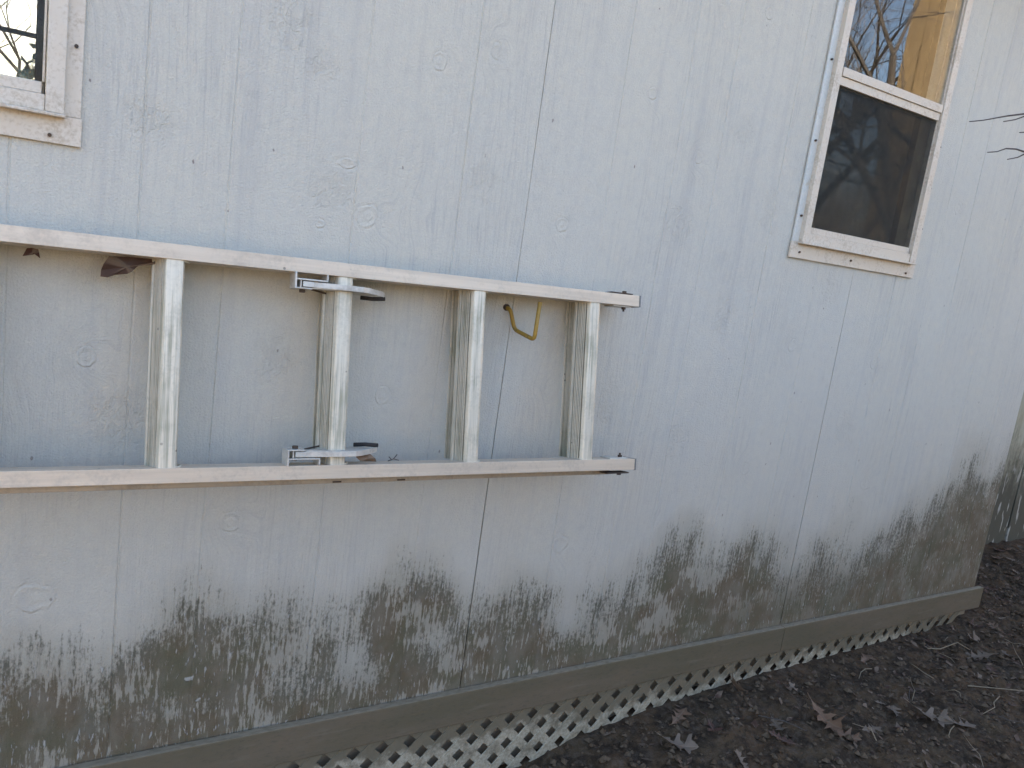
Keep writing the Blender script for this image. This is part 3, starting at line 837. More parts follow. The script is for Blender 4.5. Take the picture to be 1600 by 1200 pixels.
def rung(xr, y, s, mat):
    zt, zb_ = ztop(xr) - FL + 0.001, zbot(xr) + FL - 0.001
    m = MB()
    pts = [(xr + 1.16*(px - 0.0275*s), y + py) for px, py in rung_profile(s)]
    m.poly_prism(pts, lambda a, c: (a, c, zb_), (0, 0, zt - zb_))
    o = lpart(m, 'rung', mat)
    prof = rung_profile(s)                    # muck: olive dirt in the flutes, darkened further to stand in for shade
    a = Vector((-0.0145, 0.0395))*s; e = (Vector((-0.0006, 0.0045))*s - a); nn = Vector((-0.93, -0.36)).normalized()
    val = []
    for p in prof:
        w = Vector(p) - a; t = w.dot(e)/e.length_squared
        dpt = -(w - e*t).dot(nn)
        val.append(1.0 if (0.1 < t < 0.95 and 0.003 < dpt < 0.006) else 0.0)
    at = o.data.attributes.new('muck', 'FLOAT', 'POINT')
    at.data.foreach_set('value', np.array(val + val, np.float32))
    return o
XR = [-1.953, -1.648, -1.343, -1.038, -0.7325, -0.4245, -0.1245, 0.1865]
for x in XR:
    rung(x, 0.003, 1.0, MAT['rung'])
    if x < 0.21: rung(x - 0.002, 0.050, 0.85, MAT['rung'])
# swaged collars where the rungs pass through the webs
for x in XR[3:]:
    for s in (-1, 1):
        z = (zbot(x)+FL+0.0012) if s < 0 else (ztop(x)-FL-0.0012)
        m = MB(); pts = [(x-0.0125+0.021*math.cos(a), 0.023+0.0185*math.sin(a), z) for a in np.linspace(0, 2*PI, 22)[:-1]]
        m.tube(pts + [pts[0]], 0.0020, 6, cap=False)
        lpart(m, 'rung_collar', MAT['rung'], smooth=True)
# rung locks
def rung_lock(s):
    web = (ztop(-0.43)-FL) if s > 0 else (zbot(-0.43)+FL)
    z = lambda d: web - s*d
    def bx(m, x0, x1, y0, y1, d0, d1):
        za, zb_ = sorted((z(d0), z(d1)))
        return m.box(x0, x1, y0, y1, za, zb_)
    # U bracket riveted on the web
    m = MB()
    bx(m, -0.5420, -0.5385, -0.004, 0.034, 0.000, 0.031)
    bx(m, -0.5384, -0.478, -0.002, 0.034, 0.0115, 0.0145)
    bx(m, -0.4805, -0.4775, -0.002, 0.034, 0.0005, 0.0114)
    bx(m, -0.5384, -0.508, -0.003, 0.034, 0.0285, 0.0310)
    br = lpart(m, 'rung_lock', MAT['bracket'], bevel=0.0008)
    m = MB(); bx(m, -0.531, -0.5285, 0.0, 0.03, 0.0147, 0.0283); bx(m, -0.526, -0.505, -0.001, 0.012, 0.0165, 0.0265)
    lpart(m, 'pivot_block', MAT['bracket'], br, bevel=0.0008)
    m = MB().tube([(-0.523, 0.014, z(0.0312)), (-0.523, 0.014, z(0.037))], 0.0055, 6); lpart(m, 'bolt', MAT['steel'], br)
    m = MB().tube([(-0.523, 0.014, z(0.009)), (-0.523, 0.014, z(0.0113))], 0.0055, 6); lpart(m, 'bolt', MAT['steel'], br)
    # bent arm that reaches round the front of the rung
    m = MB()
    path = [(-0.506, 0.004), (-0.470, -0.006), (-0.440, -0.014), (-0.412, -0.0165), (-0.396, -0.010), (-0.372, 0.010), (-0.350, 0.030)]
    prof = [(0.0, 0.016), (0.0, 0.0265), (0.003, 0.0265), (0.003, 0.016)]
    for (x, y) in path:
        for (dy, d) in prof: m.v.append((x, y+dy, z(d + (x+0.5)*0.025)))
    for i in range(len(path)-1):
        for k in range(4):
            q = (i*4+k, i*4+(k+1) % 4, (i+1)*4+(k+1) % 4, (i+1)*4+k)
            m.f.append(q if s > 0 else q[::-1])
    m.f.append((0,1,2,3) if s < 0 else (3,2,1,0)); e = 4*(len(path)-1)
    m.f.append((e+3,e+2,e+1,e) if s < 0 else (e,e+1,e+2,e+3))
    lpart(m, 'latch_arm', MAT['bracket'], br, bevel=0.0006)
    # plate of the latch behind the arm, over the rear rung
    m = MB()
    pts = [(-0.505, 0.006), (-0.44, -0.010), (-0.40, -0.006), (-0.360, 0.026), (-0.38, 0.056), (-0.42, 0.060), (-0.455, 0.046), (-0.505, 0.020)]
    za = z(0.0262); m.poly_prism(pts, lambda a, c: (a, c, za), (0, 0, -s*0.0022))
    lpart(m, 'latch_plate', MAT['bracket'], br)
    m = MB().tube([(-0.395, 0.045, z(0.034)), (-0.372, 0.040, z(0.035)), (-0.346, 0.036, z(0.033))], 0.0042, 8); lpart(m, 'finger_pad', MAT['rubber'], br, smooth=True)
    m = MB().tube([(-0.50, 0.03, z(0.028)), (-0.47, 0.036, z(0.033)), (-0.455, 0.04, z(0.033))], 0.002, 6); lpart(m, 'spring_end', MAT['steel'], br)
rung_lock(1); rung_lock(-1)
# end guides with their bolts
def guide(s, xe):
    edge = ztop if s > 0 else zbot
    o_, web = edge(xe), edge(xe) - s*FL
    zz = lambda base, a, b_: sorted((base + s*a, base + s*b_))
    a, b_ = zz(o_, 0.0015, 0.004) if s > 0 else zz(o_, 0.0052, 0.0082)
    m = MB().box(xe-0.085, xe-0.018, 0.004 if s > 0 else -0.0005, 0.030, a, b_); g1 = lpart(m, 'guide_plate', MAT['steel'], bevel=0.0008)
    lpart(MB().tube([(xe-0.034, 0.018, b_ if s > 0 else a), (xe-0.034, 0.018, (b_+0.0055) if s > 0 else (a-0.0055))], 0.0058, 6), 'bolt', MAT['steel'], g1)
    a, b_ = zz(web, -0.0035, -0.0005)
    m = MB().box(xe-0.075, xe-0.020, 0.006, 0.044, a, b_); g2 = lpart(m, 'guide_plate', MAT['bracket'], bevel=0.0008)
    t = a if s > 0 else b_
    lpart(MB().tube([(xe-0.034, 0.018, t), (xe-0.034, 0.018, t - s*0.005)], 0.0058, 6), 'nut', MAT['steel'], g2)
    lpart(MB().tube([(xe-0.034, 0.018, t - s*0.0051), (xe-0.034, 0.018, t - s*0.010)], 0.0028, 6), 'bolt', MAT['steel'], g2)
    a, b_ = sorted((o_ + s*0.0008, web - s*0.0008))
    m = MB().box(xe-0.0005, xe+0.0032, -0.0012, 0.047, a, b_)
    lpart(m, 'end_cap', MAT['cap'])
guide(1, 0.300); guide(-1, 0.314)
# pull of the base section's edge moulding
for k, x in enumerate((-0.425, -0.285)):
    m = MB().box(x-0.009, x+0.009, 0.0475, 0.0488, zbot(x)-0.0160, zbot(x)-0.0130); lpart(m, 'rivet_strip', MAT['steel'])

# ------------------------------------------------------------------ yellow wall hook
hook = thing('ladder_hook', 'yellow vinyl coated screw hook under the upper ladder rail', 'hook', (0.0, -0.002, 1.17))
def rounded(pts, r=0.010, n=5):
    P = [Vector(p) for p in pts]; out = [P[0]]
    for i in range(1, len(P)-1):
        a = (P[i-1]-P[i]); b_ = (P[i+1]-P[i])
        ra = min(r, a.length*0.45); rb = min(r, b_.length*0.45)
        p0, p2 = P[i]+a.normalized()*ra, P[i]+b_.normalized()*rb
        for k in range(n+1):
            t = k/n
            out.append(p0*(1-t)**2 + P[i]*2*t*(1-t) + p2*t*t)
    out.append(P[-1])
    return out
pth = rounded([(-0.019, 0.004, 1.170), (-0.016, -0.018, 1.168), (0.000, -0.022, 1.122), (0.017, -0.085, 1.109), (0.018, -0.0855, 1.196)], 0.011)
MB().tube(pth, 0.0048, 12).build('hook_rod', MAT['hook'], hook, smooth=True)
MB().tube([(-0.0185, 0.001, 1.170), (-0.0175, -0.006, 1.170)], 0.0078, 10).build('collar', MAT['steel'], hook)

# ------------------------------------------------------------------ leaves
def leaf_mesh(name, L, W, mat, curl=0.25, twist=0.0, seed=0, lobes=4, fold=0.2):
    r = random.Random(seed)
    half = []
    half.append((0.0, 0.02))
    for k in range(lobes):
        t = 0.12 + 0.76*k/lobes
        env = math.sin(PI*min(1.0, (t+0.12)*0.86))**0.8
        half.append((t + 0.02, (0.16+0.05*r.random())))
        half.append((t + 0.10 + 0.03*r.random(), (0.55+0.45*r.random())*env*0.9))
        half.append((t + 0.165 + 0.03*r.random(), (0.72+0.30*r.random())*env))
        half.append((t + 0.175, 0.42*env))
    half.append((0.95, 0.15)); half.append((1.0, 0.0))
    def side(s):
        return [((t + (r.random()-0.5)*0.02), s*w*(0.9+0.2*r.random())) for t, w in half]
    A, B = side(1), side(-1)
    V, F = [], []
    def put(t, w):
        x = (t-0.5)*L; y = w*W*0.5
        z = curl*L*((t-0.5)**2)*1.6 + fold*abs(y) + twist*(t-0.5)*y*10 + 0.004*math.sin(t*19+seed)*abs(w)
        V.append((x, y, z))
    n = len(A)
    for t, w in A: put(t, w)
    for t, w in B: put(t, w)
    for k in range(n): put(half[k][0], 0.0)
    for i in range(n-1):
        F.append((2*n+i, 2*n+i+1, i+1, i))
        F.append((n+i, n+i+1, 2*n+i+1, 2*n+i))
    # stalk
    m = MB(); m.v = V; m.f = F
    m.tube([(-0.5*L-0.16*L, 0.004, curl*L*0.5), (-0.5*L, 0, curl*L*0.4)], 0.0009, 4)
    return m.mesh(name, mat)
def put_leaf(me, loc, rot, label, group=None, cat='leaf', scale=1.0):
    o = link('oak_leaf', me, None, loc)
    o.rotation_euler = rot
    o.scale = (scale,)*3
    tag(o, label, cat, group)
    return o
def on_ground(x, y, dz=0.006): return (x, y, float(ground_z(x, y)) + dz)

# leaves caught on the ladder
def lw(x, y, z):       # ladder local to world
    return LC + Vector((x,0,0)) + DEP*y + UP*z
def ragged(name, pts, yoff, label, mat, n=0.004):
    m = MB(); b0 = 0
    V = []
    for i, (x, z) in enumerate(pts):
        V.append((x, yoff + 0.006*math.sin(i*1.7), z))
    c = Vector((sum(v[0] for v in V)/len(V), yoff - n, sum(v[2] for v in V)/len(V)))
    m.v = [tuple(c)] + V + [tuple(c + Vector((0, 0.0012, 0)))] + [(v[0], v[1]+0.0008, v[2]) for v in V]
    N = len(V)
    for i in range(N):
        j = (i+1) % N
        m.f.append((0, 1+j, 1+i)); m.f.append((N+1, N+2+i, N+2+j))
        m.f.append((1+i, 1+j, N+2+j, N+2+i))
    me = m.mesh(name, mat)
    o = link(name, me, None, c)
    for v in me.vertices: v.co -= c
    tag(o, label, 'leaf')
    return o
ragged('dead_leaf', [(-0.8606,1.1611),(-0.8597,1.172),(-0.8570,1.183),(-0.8496,1.197),(-0.8201,1.1992),(-0.7797,1.1993),(-0.7643,1.198),(-0.7794,1.1907),(-0.795,1.1885),(-0.8046,1.1838),(-0.8140,1.1745),(-0.8207,1.1696),(-0.8384,1.1655),(-0.850,1.1605)], -0.06,
       'large dark brown dead leaf wedged below the upper ladder rail beside a rung', MAT['leaf_dark'])
ragged('dead_leaf', [(-0.9739,1.1826),(-0.9682,1.1957),(-0.9611,1.1976),(-0.9522,1.1966),(-0.949,1.1814),(-0.9537,1.1891),(-0.9608,1.1862)], -0.06,
       'small torn dark leaf hanging below the upper ladder rail at its left', MAT['leaf_dark'])
ragged('dead_leaf', [(-0.3987, 0.8551), (-0.3859, 0.8615), (-0.3711, 0.8626), (-0.3591, 0.853), (-0.3524, 0.8434), (-0.3731, 0.8439), (-0.3897, 0.8469)], -0.135,
       'light brown crumpled leaf lying on the lower ladder rail by the latch', MAT['leaf_tan'])
m = MB(); p = lw(-0.325, 0.03, zbot(-0.325)+FL+0.002)
m.tube([(0,0,0),(0.012,0,0.004),(0.02,0.002,0.013)], 0.0011, 5).tube([(0.008,0,0.002),(0.001,0,0.009)], 0.0009, 5).tube([(0.012,0,0.004),(0.024,0,0.001)], 0.0009, 5)
o = link('twig_scrap', m.mesh('twig_scrap', MAT['twig']), None, p); tag(o, 'tiny dark twig scrap on the lower ladder rail', 'twig')

# leaves on the soil
variants = {}
for nm in ('leaf_pale', 'leaf_brown', 'leaf_red', 'leaf_dark'):
    variants[nm] = [leaf_mesh('oak_leaf', 0.085+0.01*k, 0.058+0.006*k, MAT[nm], 0.12+0.12*k, 0.15*(k-1), 11*k+len(nm), 3+k % 2, 0.15+0.12*k) for k in range(3)]
special = [
    (0.975,-0.062,'leaf_brown',1,(R(62),R(10),R(70)),1.05,'tan oak leaf standing upright against the foot of the lattice'),
    (0.705,-0.100,'leaf_brown',0,(R(12),R(-12),R(20)),1.0,'orange brown oak leaf curled close to the lattice'),
    (0.618,-0.192,'leaf_pale',2,(R(10),R(8),R(-35)),1.05,'pale tan oak leaf on bare soil below the curled orange one'),
    (0.745,-0.312,'leaf_pale',1,(R(25),R(-20),R(80)),0.8,'pale leaf with raised lobes at the bottom edge of the photo'),
    (1.19,-0.13,'leaf_pale',0,(R(20),R(-20),R(100)),0.75,'small grey leaf with two upturned lobes on open soil'),
    (1.50,-0.40,'leaf_pale',2,(R(4),R(6),R(-60)),1.25,'large grey oak leaf lying flat, biggest of its cluster'),
    (1.56,-0.46,'leaf_pale',1,(R(-8),R(8),R(-30)),1.2,'long pale oak leaf with deep narrow lobes overlapping a larger one'),
    (1.42,-0.33,'leaf_pale',0,(R(15),R(5),R(40)),0.9,'grey leaf tilted up on edge behind the flat cluster'),
    (2.23,-0.14,'leaf_pale',2,(R(20),R(14),R(10)),1.1,'pale curled oak leaf on the soil past the end of the lattice'),
    (2.12,-0.22,'leaf_pale',1,(R(-15),R(20),R(130)),1.1,'pale ribbed leaf lying beside a bent straw stalk'),
    (1.63,-0.02-0.06,'leaf_brown',0,(R(20),R(0),R(10)),1.0,'brown leaf tucked against the lattice near its low far end'),
    (1.13,-0.285,'leaf_brown',2,(R(6),R(5),R(-100)),1.3,'large faded brown oak leaf half sunk in the soil'),
    (1.14,-0.345,'leaf_brown',1,(R(6),R(5),R(-60)),1.1,'faded brown oak leaf overlapping the half sunk one'),
]
taken = []
for x, y, nm, k, rot, sc, lab in special:
    put_leaf(variants[nm][k], on_ground(x, y, 0.006 + 0.02*(abs(rot[0]) > 0.8)), rot, lab, 'oak leaves on the soil', scale=sc)
    taken.append((x, y))
kinds = [('leaf_pale', 'pale grey brown oak leaf lying in the litter on the soil'), ('leaf_brown', 'tan brown oak leaf lying in the litter on the soil'),
         ('leaf_red', 'dark reddish oak leaf pressed into the damp soil'), ('leaf_dark', 'blackish rotting oak leaf pressed into the damp soil')]
cnt = 0
for _ in range(6000):
    if cnt >= 262: break
    x = RND.uniform(0.35, 4.2); y = RND.uniform(-0.95, 0.4)
    if x < 2.5 and y > -0.05: continue
    dens = 0.16 + 0.84*min(1, max(0, (x-1.2)/0.9))
    dens *= 0.35 + 0.65*(float(vnoise(x*2.1+40, y*2.1, 2)) > -0.05)
    if RND.random() > dens: continue
    if any((x-a)**2+(y-b_)**2 < 0.055**2 for a, b_ in taken): continue
    taken.append((x, y))
    nm, lab = RND.choices(kinds, (3.2, 2.4, 4.0, 2.2))[0]
    flat = nm in ('leaf_red', 'leaf_dark')
    rx = RND.gauss(0, 0.08 if flat else 0.28); ry = RND.gauss(0, 0.08 if flat else 0.22)
    sc = RND.uniform(0.42, 0.95)
    size = 'small ' if sc < 0.6 else ('large ' if sc > 0.82 else '')
    tl = max(abs(rx), abs(ry))
    tilt = ' pressed into soil' if flat else (' tilted on edge' if tl > 0.38 else (' lying flat' if tl < 0.15 else ' slightly curled'))
    where = (' past the house corner' if x > 2.6 and y > -0.1 else ' at the lattice foot' if y > -0.16 and x < 2.5 else
             ' near the lower right photo corner' if y < -0.45 and x < 2.2 else ' right of the trim end' if x > 2.1 else ' on soil below the lattice')
    lab = size + {'leaf_pale': 'pale oak leaf', 'leaf_brown': 'tan oak leaf', 'leaf_red': 'reddish oak leaf', 'leaf_dark': 'blackish oak leaf'}[nm] + tilt + where
    put_leaf(RND.choice(variants[nm]), on_ground(x, y, 0.001 if flat else RND.uniform(-0.002, 0.009)), (rx, ry, RND.uniform(0, 2*PI)), lab, 'oak leaves on the soil', scale=sc)
    cnt += 1
# crumbled leaf bits
def leaf_bits():
    rs = np.random.RandomState(12); V = []; F = []; n = 0
    while n < 4600:
        x = rs.uniform(0.2, 4.2); y = rs.uniform(-1.0, 0.4)
        if (x < 2.5 and y > -0.03) or rs.rand() > 0.25 + 0.75*min(1, max(0, (x-1.0)/1.2)): continue
        n += 1
        z = float(ground_z(x, y)); L = 0.005 + 0.034*rs.rand()**2.5; W = L*rs.uniform(0.2, 0.7); a = rs.rand()*6.28
        c, s_ = math.cos(a), math.sin(a); t1, t2 = rs.normal(0, 0.3, 2); b = len(V)
        for (u, v) in ((-0.5, rs.uniform(-.2,.2)), (-0.1, -0.5), (0.5, rs.uniform(-.4,.2)), (0.15, 0.5)):
            px, py = u*L, v*W
            V.append((x+px*c-py*s_, y+px*s_+py*c, z+0.004+px*t1+py*t2))
        F.append((b, b+1, b+2, b+3))
    me = bpy.data.meshes.new('leaf_litter'); me.from_pydata(V, [], F); me.materials.append(MAT['litter'])
    tag(link('leaf_litter', me), 'crumbled bits of dry leaf on the soil', None, None, 'stuff')
leaf_bits()
# straw stalks and twigs
def stalk(pts, rad, mat, label, cat, name):
    P = [Vector(on_ground(x, y, dz)) for x, y, dz in pts]
    o_ = P[0].copy()
    me = MB().tube([p - o_ for p in P], [rad*(1-0.5*i/len(P)) for i in range(len(P))], 5).mesh(name, mat, True)
    o = link(name, me, None, o_)
    return tag(o, label, cat, 'straws and twigs on the soil')
stalk([(1.93,-0.13,0.012),(1.99,-0.145,0.022),(2.06,-0.165,0.026),(2.11,-0.19,0.02)], 0.0026, MAT['straw'], 'pale arched straw stalk lying apart on bare soil', 'straw', 'straw_stalk')
stalk([(1.88,-0.42,0.014),(1.80,-0.44,0.02),(1.78,-0.455,0.02),(1.70,-0.46,0.012)], 0.002, MAT['straw'], 'thin crooked straw with a fork right of the flat leaf cluster', 'straw', 'straw_stalk')
stalk([(1.85,-0.33,0.012),(1.98,-0.39,0.016),(2.1,-0.46,0.012)], 0.0022, MAT['straw'], 'straight pale straw reaching the right edge of the photo', 'straw', 'straw_stalk')
stalk([(0.93,-0.20,0.008),(0.99,-0.25,0.01),(1.03,-0.30,0.008)], 0.0022, MAT['twig'], 'dark thin twig on bare soil below the upright tan leaf', 'twig', 'ground_twig')
for k in range(26):
    x = RND.uniform(1.2, 3.6); y = RND.uniform(-0.8, -0.08 if x < 2.5 else 0.35); a = RND.uniform(0, 2*PI); L = RND.uniform(0.03, 0.13)
    m_ = RND.random() < 0.6
    pts = [(x+L*t*math.cos(a+0.4*t*RND.uniform(-1,1)), y+L*t*math.sin(a+0.4*t), 0.006+0.008*math.sin(PI*t)) for t in (0, 0.35, 0.7, 1)]
    stalk(pts, RND.uniform(0.0010, 0.0020), MAT['straw'] if m_ else MAT['twig'],
          ('%s dry straw %s' if m_ else '%s dark twig %s') % ('short' if L < 0.06 else ('long' if L > 0.1 else 'finger length'),
          'past the house corner by the neighbouring shed' if x > 2.6 and y > -0.15 else 'close to the lattice foot' if y > -0.2 and x < 2.5 else 'near the right photo edge' if x > 2.0 else 'among leaves near the lower right photo corner' if y < -0.45 else 'on open soil below the lattice'), 'straw' if m_ else 'twig', 'straw_stalk' if m_ else 'ground_twig')
# crumbs of soil and small stones
def crumbs():
    rs = np.random.RandomState(5); V = []; F = []
    base = np.array([(1,0,0),(-1,0,0),(0,1,0),(0,-1,0),(0,0,1),(0,0,-1)], float)
    fc = [(0,2,4),(2,1,4),(1,3,4),(3,0,4),(2,0,5),(1,2,5),(3,1,5),(0,3,5)]
    N = 13000
    xs = rs.uniform(0.1, 3.8, N); ys = rs.uniform(-1.0, 0.3, N)
    keep = ~((xs < 2.46) & (ys > -0.03))
    xs, ys = xs[keep], ys[keep]
    zs = ground_z(xs, ys)
    rr = 0.0018 + 0.0125*rs.rand(len(xs))**4
    for x, y, z, r in zip(xs, ys, zs, rr):
        b = len(V); q = base * r * (0.6 + 0.8*rs.rand(6, 1)); q[:, 2] *= 0.75
        a = rs.rand()*6.28; c, s = math.cos(a), math.sin(a)
        for p in q: V.append((x + p[0]*c - p[1]*s, y + p[0]*s + p[1]*c, z + p[2] + r*0.25))
        F += [tuple(b+i for i in f) for f in fc]
    me = bpy.data.meshes.new('soil_crumbs'); me.from_pydata(V, [], F); me.materials.append(MAT['grit'])
    o = link('soil_crumbs', me); tag(o, 'loose crumbs of soil and grit', None, None, 'stuff')
crumbs()

# ------------------------------------------------------------------ bare sapling whose twigs reach into the right edge
sap = thing('bare_sapling', 'bare sapling with thin forked twigs in front of the wall at the right edge', 'sapling', (2.35, -0.45, 0.06))
S0 = Vector((2.35, -0.45, 0.04))
MB().tube([S0, S0+Vector((0.02,0.02,0.6)), S0+Vector((-0.02,0,1.3)), S0+Vector((0.0,0.03,1.9)), S0+Vector((0.03,0.0,2.4))], [0.014, 0.012, 0.010, 0.007, 0.003], 8).build('trunk', MAT['bark'], sap, smooth=True)
TW = []   # filled below from measured positions on the plane y = -0.45
def twig(pts, r0=0.0028):
    n = len(pts)
    MB().tube(pts, [r0*(1-0.6*i/(n-1)) for i in range(n)], 6).build('twig', MAT['twig'], sap, smooth=True)
TWIGS = [[(2.33, -0.45, 1.9), (1.2377, -0.45, 1.8406), (1.124, -0.45, 1.8078), (1.0555, -0.45, 1.7892), (1.0109, -0.45, 1.7756), (0.9547, -0.45, 1.7583), (0.9014, -0.45, 1.7447)], [(2.33, -0.45, 1.86), (1.2392, -0.45, 1.8377), (1.1267, -0.45, 1.8022), (1.0902, -0.45, 1.7871), (1.042, -0.45, 1.7728)], [(2.33, -0.45, 1.8), (1.2623, -0.45, 1.7929), (1.1725, -0.45, 1.7739), (1.1237, -0.45, 1.7629)], [(2.33, -0.45, 1.75), (1.2912, -0.45, 1.7369), (1.165, -0.45, 1.7237), (1.1272, -0.45, 1.7231), (1.0807, -0.45, 1.7161), (1.0448, -0.45, 1.7019), (1.0043, -0.45, 1.693)], [(2.33, -0.45, 1.74), (1.2797, -0.45, 1.7592), (1.1678, -0.45, 1.7179), (1.142, -0.45, 1.7054), (1.0978, -0.45, 1.6928)]]
for pts in TWIGS: twig(pts)

# ------------------------------------------------------------------ neighbouring shed past the corner
shed = thing('neighbour_shed', 'yellowed board shed with muddy base beyond the corner of the house', 'shed', (4.6, 1.6, 0.0))
def mat_shedboard():
    b = NB('shed_board_paint')
    x, y, z = b.pos()
    n1 = b.noise(b.vec(b.ma('MULTIPLY', x, 30.0), y, b.ma('MULTIPLY', z, 4.0)), 1.0, 4.0, 0.6)
    n2 = b.noise(b.vec(x, y, z), 45.0, 4.0, 0.7)
    col = b.mix(b.sm(n1, 0.35, 0.65), (0.33, 0.325, 0.24), (0.39, 0.385, 0.30))
    zz = b.ma('ADD', z, b.ma('MULTIPLY', b.ma('SUBTRACT', n1, 0.5), 0.5))
    lo = b.sm(b.ma('ADD', zz, b.ma('MULTIPLY', b.ma('SUBTRACT', n2, 0.5), 0.3)), 0.85, 0.35)
    col = b.mix(b.ma('MULTIPLY', lo, 0.92), col, (0.055, 0.055, 0.042))
    pk = b.ma('MULTIPLY', b.sm(b.noise(b.vec(b.ma('MULTIPLY', x, 25.0), 3.0, b.ma('MULTIPLY', z, 7.0)), 1.0, 3.0), 0.56, 0.62), lo)
    col = b.mix(b.ma('MULTIPLY', pk, 0.8), col, (0.42, 0.42, 0.38))
    b.pbsdf(col, 0.8, 0.0, b.bump(b.ma('ADD', n1, n2), 0.3, 0.002), 0.3)
    return b.m
MAT['shedboard'] = mat_shedboard()
xw = 2.75
while xw < 6.4:
    wd = 0.235
    dy = RND.uniform(-0.004, 0.004)
    MB().box(xw, xw+wd-0.008, 0.48+dy, 0.50+dy, 0.05, 2.5).build('board', MAT['shedboard'], shed, bevel=0.003)
    xw += wd
MB().box(2.76, 6.38, 0.505, 0.52, 0.05, 2.5).box(2.76, 2.78, 0.5205, 3.2, 0.05, 2.5).box(6.36, 6.38, 0.5205, 3.2, 0.05, 2.5).box(2.7805, 6.3595, 3.18, 3.2, 0.05, 2.5).build('wall', MAT['shed'], shed)
MB().poly_prism([(0.3, 2.46), (1.85, 3.2), (3.4, 2.46), (3.4, 2.54), (1.85, 3.28), (0.3, 2.54)], lambda a, c: (2.6, a, c+0.05), (4.0, 0, 0)).build('roof', MAT['shingle'], shed)

# ------------------------------------------------------------------ what the windows mirror: barn, bare trees, thicket
barn = thing('tan_barn', 'tall tan board barn in sunlight, mirrored in the upper right window pane', 'barn', (9.5, -4.6, 0.0))
BR = Matrix.Rotation(math.atan2(0.81, 0.58), 4, 'Z'); BR.translation = Vector((7.52, -4.5, 0.0))
def bpart(m, name, mat):
    m.v = [tuple(BR @ Vector(v)) for v in m.v]
    return m.build(name, mat, barn)
xb = 0.0
while xb < 3.4:
    wd = RND.uniform(0.16, 0.22); dy = RND.uniform(-0.006, 0.006)
    bpart(MB().box(xb, xb+wd-0.006, -0.02+dy, dy, -0.1, 6.2), 'board', MAT['tan'])
    xb += wd
# local y runs away from the window
bpart(MB().box(0.02, xb-0.01, -3.5, -0.03, -0.1, 6.2), 'wall', MAT['tan'])
bpart(MB().poly_prism([(-3.7, 6.2), (0.2, 6.2), (-1.75, 7.6)], lambda a, c: (-0.1, a, c+0.01), (xb+0.3, 0, 0)), 'roof', MAT['shingle'])

def branchy(rs, m, p, d, L, r, depth, kids=3, maxd=5, spread=0.6, gnarl=0.22):
    """bare limb that forks until it ends in twigs"""
    n = 3 if depth < 3 else 2
    pts = [p]; q = p.copy(); dd = d.copy()
    for i in range(n):
        dd = (dd + Vector((rs.gauss(0, gnarl), rs.gauss(0, gnarl), rs.gauss(0, gnarl*0.7)+0.05))).normalized()
        q = q + dd*(L/n); pts.append(q.copy())
    rad = [r*(1-0.45*i/n) for i in range(n+1)]
    m.tube(pts, rad, 7 if depth == 0 else (5 if depth < 2 else 3), cap=False)
    if depth >= maxd: return
    k = kids + (1 if rs.random() < 0.4 else 0)
    for i in range(k):
        t = rs.uniform(0.35, 1.0) if i else 1.0
        idx = min(n, max(1, int(round(t*n))))
        nd = (dd + Vector((rs.gauss(0, spread), rs.gauss(0, spread), rs.gauss(0.12, spread*0.6)))).normalized()
        branchy(rs, m, pts[idx], nd, L*rs.uniform(0.58, 0.8), rad[idx]*rs.uniform(0.5, 0.68), depth+1, kids, maxd, spread, gnarl)
def bare_tree(x, y, H, seed, label, r0=0.16, maxd=5, mat='bark'):
    rs = random.Random(seed)
    z = float(ground_z(x, y)) - 0.05
    t = thing('bare_tree', label, 'tree', (x, y, z), 'bare trees around the house')
    p = Vector((x, y, z)); th = H*0.32
    MB().tube([p, p+Vector((0.05,0.02,th*0.5)), p+Vector((0.0,0.06,th))], [r0*1.25, r0, r0*0.85], 10).build('trunk', MAT[mat], t, smooth=True)
    m = MB(); top = p+Vector((0.0,0.06,th-0.05))
    for k in range(4):
        a = k*PI/2 + rs.random()
        branchy(rs, m, top - Vector((0,0,0.12*k)), Vector((math.cos(a)*0.6, math.sin(a)*0.6, 0.9)).normalized(), H*0.26, r0*0.55, 0, 3, maxd)
    m.build('crown', MAT[mat], t)
bare_tree(9.4, -7.3, 8.8, 21, 'bare tree mirrored in the left part of the right window', 0.15, 6)
bare_tree(12.4, -9.6, 8.6, 22, 'tall bare tree far behind the tan barn corner, mirrored in the right window', 0.18, 6)
bare_tree(5.6, -2.75, 6.6, 31, 'slender bare tree in front of the tan barn, mirrored in the right window', 0.09, 6, 'twig')
bare_tree(3.0, -9.5, 9.0, 23, 'thick trunked bare tree across the yard behind the viewer', 0.20)
bare_tree(-1.55, 6.6, 4.4, 24, 'small twiggy bare tree seen through the left window and the room', 0.10, 6)
bare_tree(-0.4, 11.0, 9.0, 25, 'farther bare tree seen through the left window and the room', 0.18)
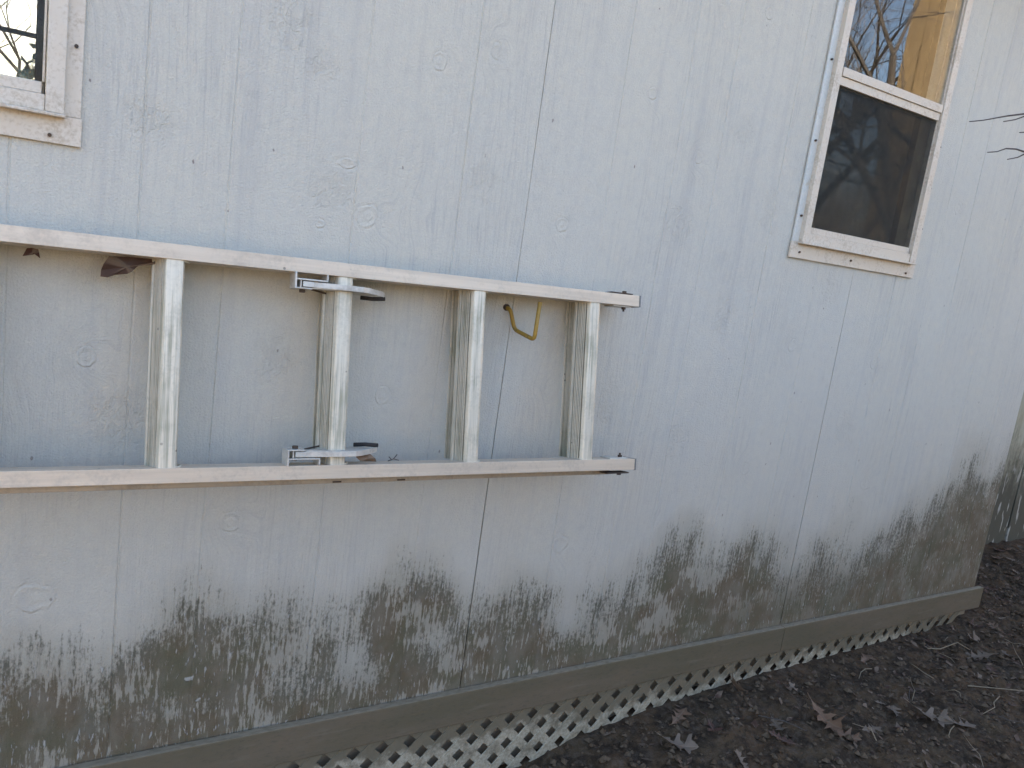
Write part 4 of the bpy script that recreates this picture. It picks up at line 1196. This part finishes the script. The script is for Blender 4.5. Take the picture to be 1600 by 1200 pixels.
# evergreen shrub beyond the far window
def shrub(x, y, rx, rz, label, seed):
    rs = random.Random(seed)
    t = thing('evergreen_shrub', label, 'shrub', (x, y, 0))
    MB().tube([(x, y, -0.15), (x+0.03, y, rz*0.9)], [0.05, 0.02], 7).build('trunk', MAT['bark'], t)
    m = MB()
    for k in range(2600):
        while True:
            v = Vector((rs.uniform(-1,1), rs.uniform(-1,1), rs.uniform(-1,1)))
            if 0.2 < v.length < 1: break
        c = Vector((x+v.x*rx, y+v.y*rx, rz + v.z*rz + 0.1*rs.random()))
        d = Vector((rs.gauss(0,1), rs.gauss(0,1), rs.gauss(0.4,1))).normalized()*0.07; e = d.orthogonal().normalized()*0.03
        b = len(m.v); m.v += [tuple(c-d*0.5), tuple(c+e), tuple(c+d), tuple(c-e)]; m.f.append((b,b+1,b+2,b+3))
    m.build('crown', MAT['evergreen'], t)
shrub(-0.80, 4.7, 0.42, 1.10, 'dark evergreen shrub seen through the left window', 3)
for k, (hx, hy, hr, hz) in enumerate([(0.6, -3.6, 0.75, 0.95), (2.0, -3.4, 0.8, 1.05), (3.3, -3.2, 0.75, 0.95)]):  # added shrubs out of view, placed to dim the lower wall
    shrub(hx, hy, hr, hz, ['round evergreen shrub behind the viewer, nearest the camera', 'round evergreen shrub behind the viewer, middle of three', 'round evergreen shrub behind the viewer, farthest along the yard'][k], 40+k)
# thicket of far bare trees
def thicket():
    rs = random.Random(99); m = MB()
    for k in range(150):
        x = rs.uniform(-22, 34); y = rs.uniform(-26, -12.5); H = rs.uniform(5.5, 9.0)
        p = Vector((x, y, -0.1))
        m.tube([p, p+Vector((rs.gauss(0,.1), rs.gauss(0,.1), H*0.35))], [0.14, 0.10], 5, cap=False)
        for q in range(4):
            a = rs.uniform(0, 2*PI)
            branchy(rs, m, p+Vector((0,0,H*rs.uniform(0.15,0.34))), Vector((math.cos(a)*0.6, math.sin(a)*0.6, 0.9)).normalized(), H*0.24, 0.06, 1, 3, 4, 0.6)
    o = m.build('woodland', MAT['bark'], None); tag(o, 'leafless woodland across the yard', None, None, 'stuff')
thicket()
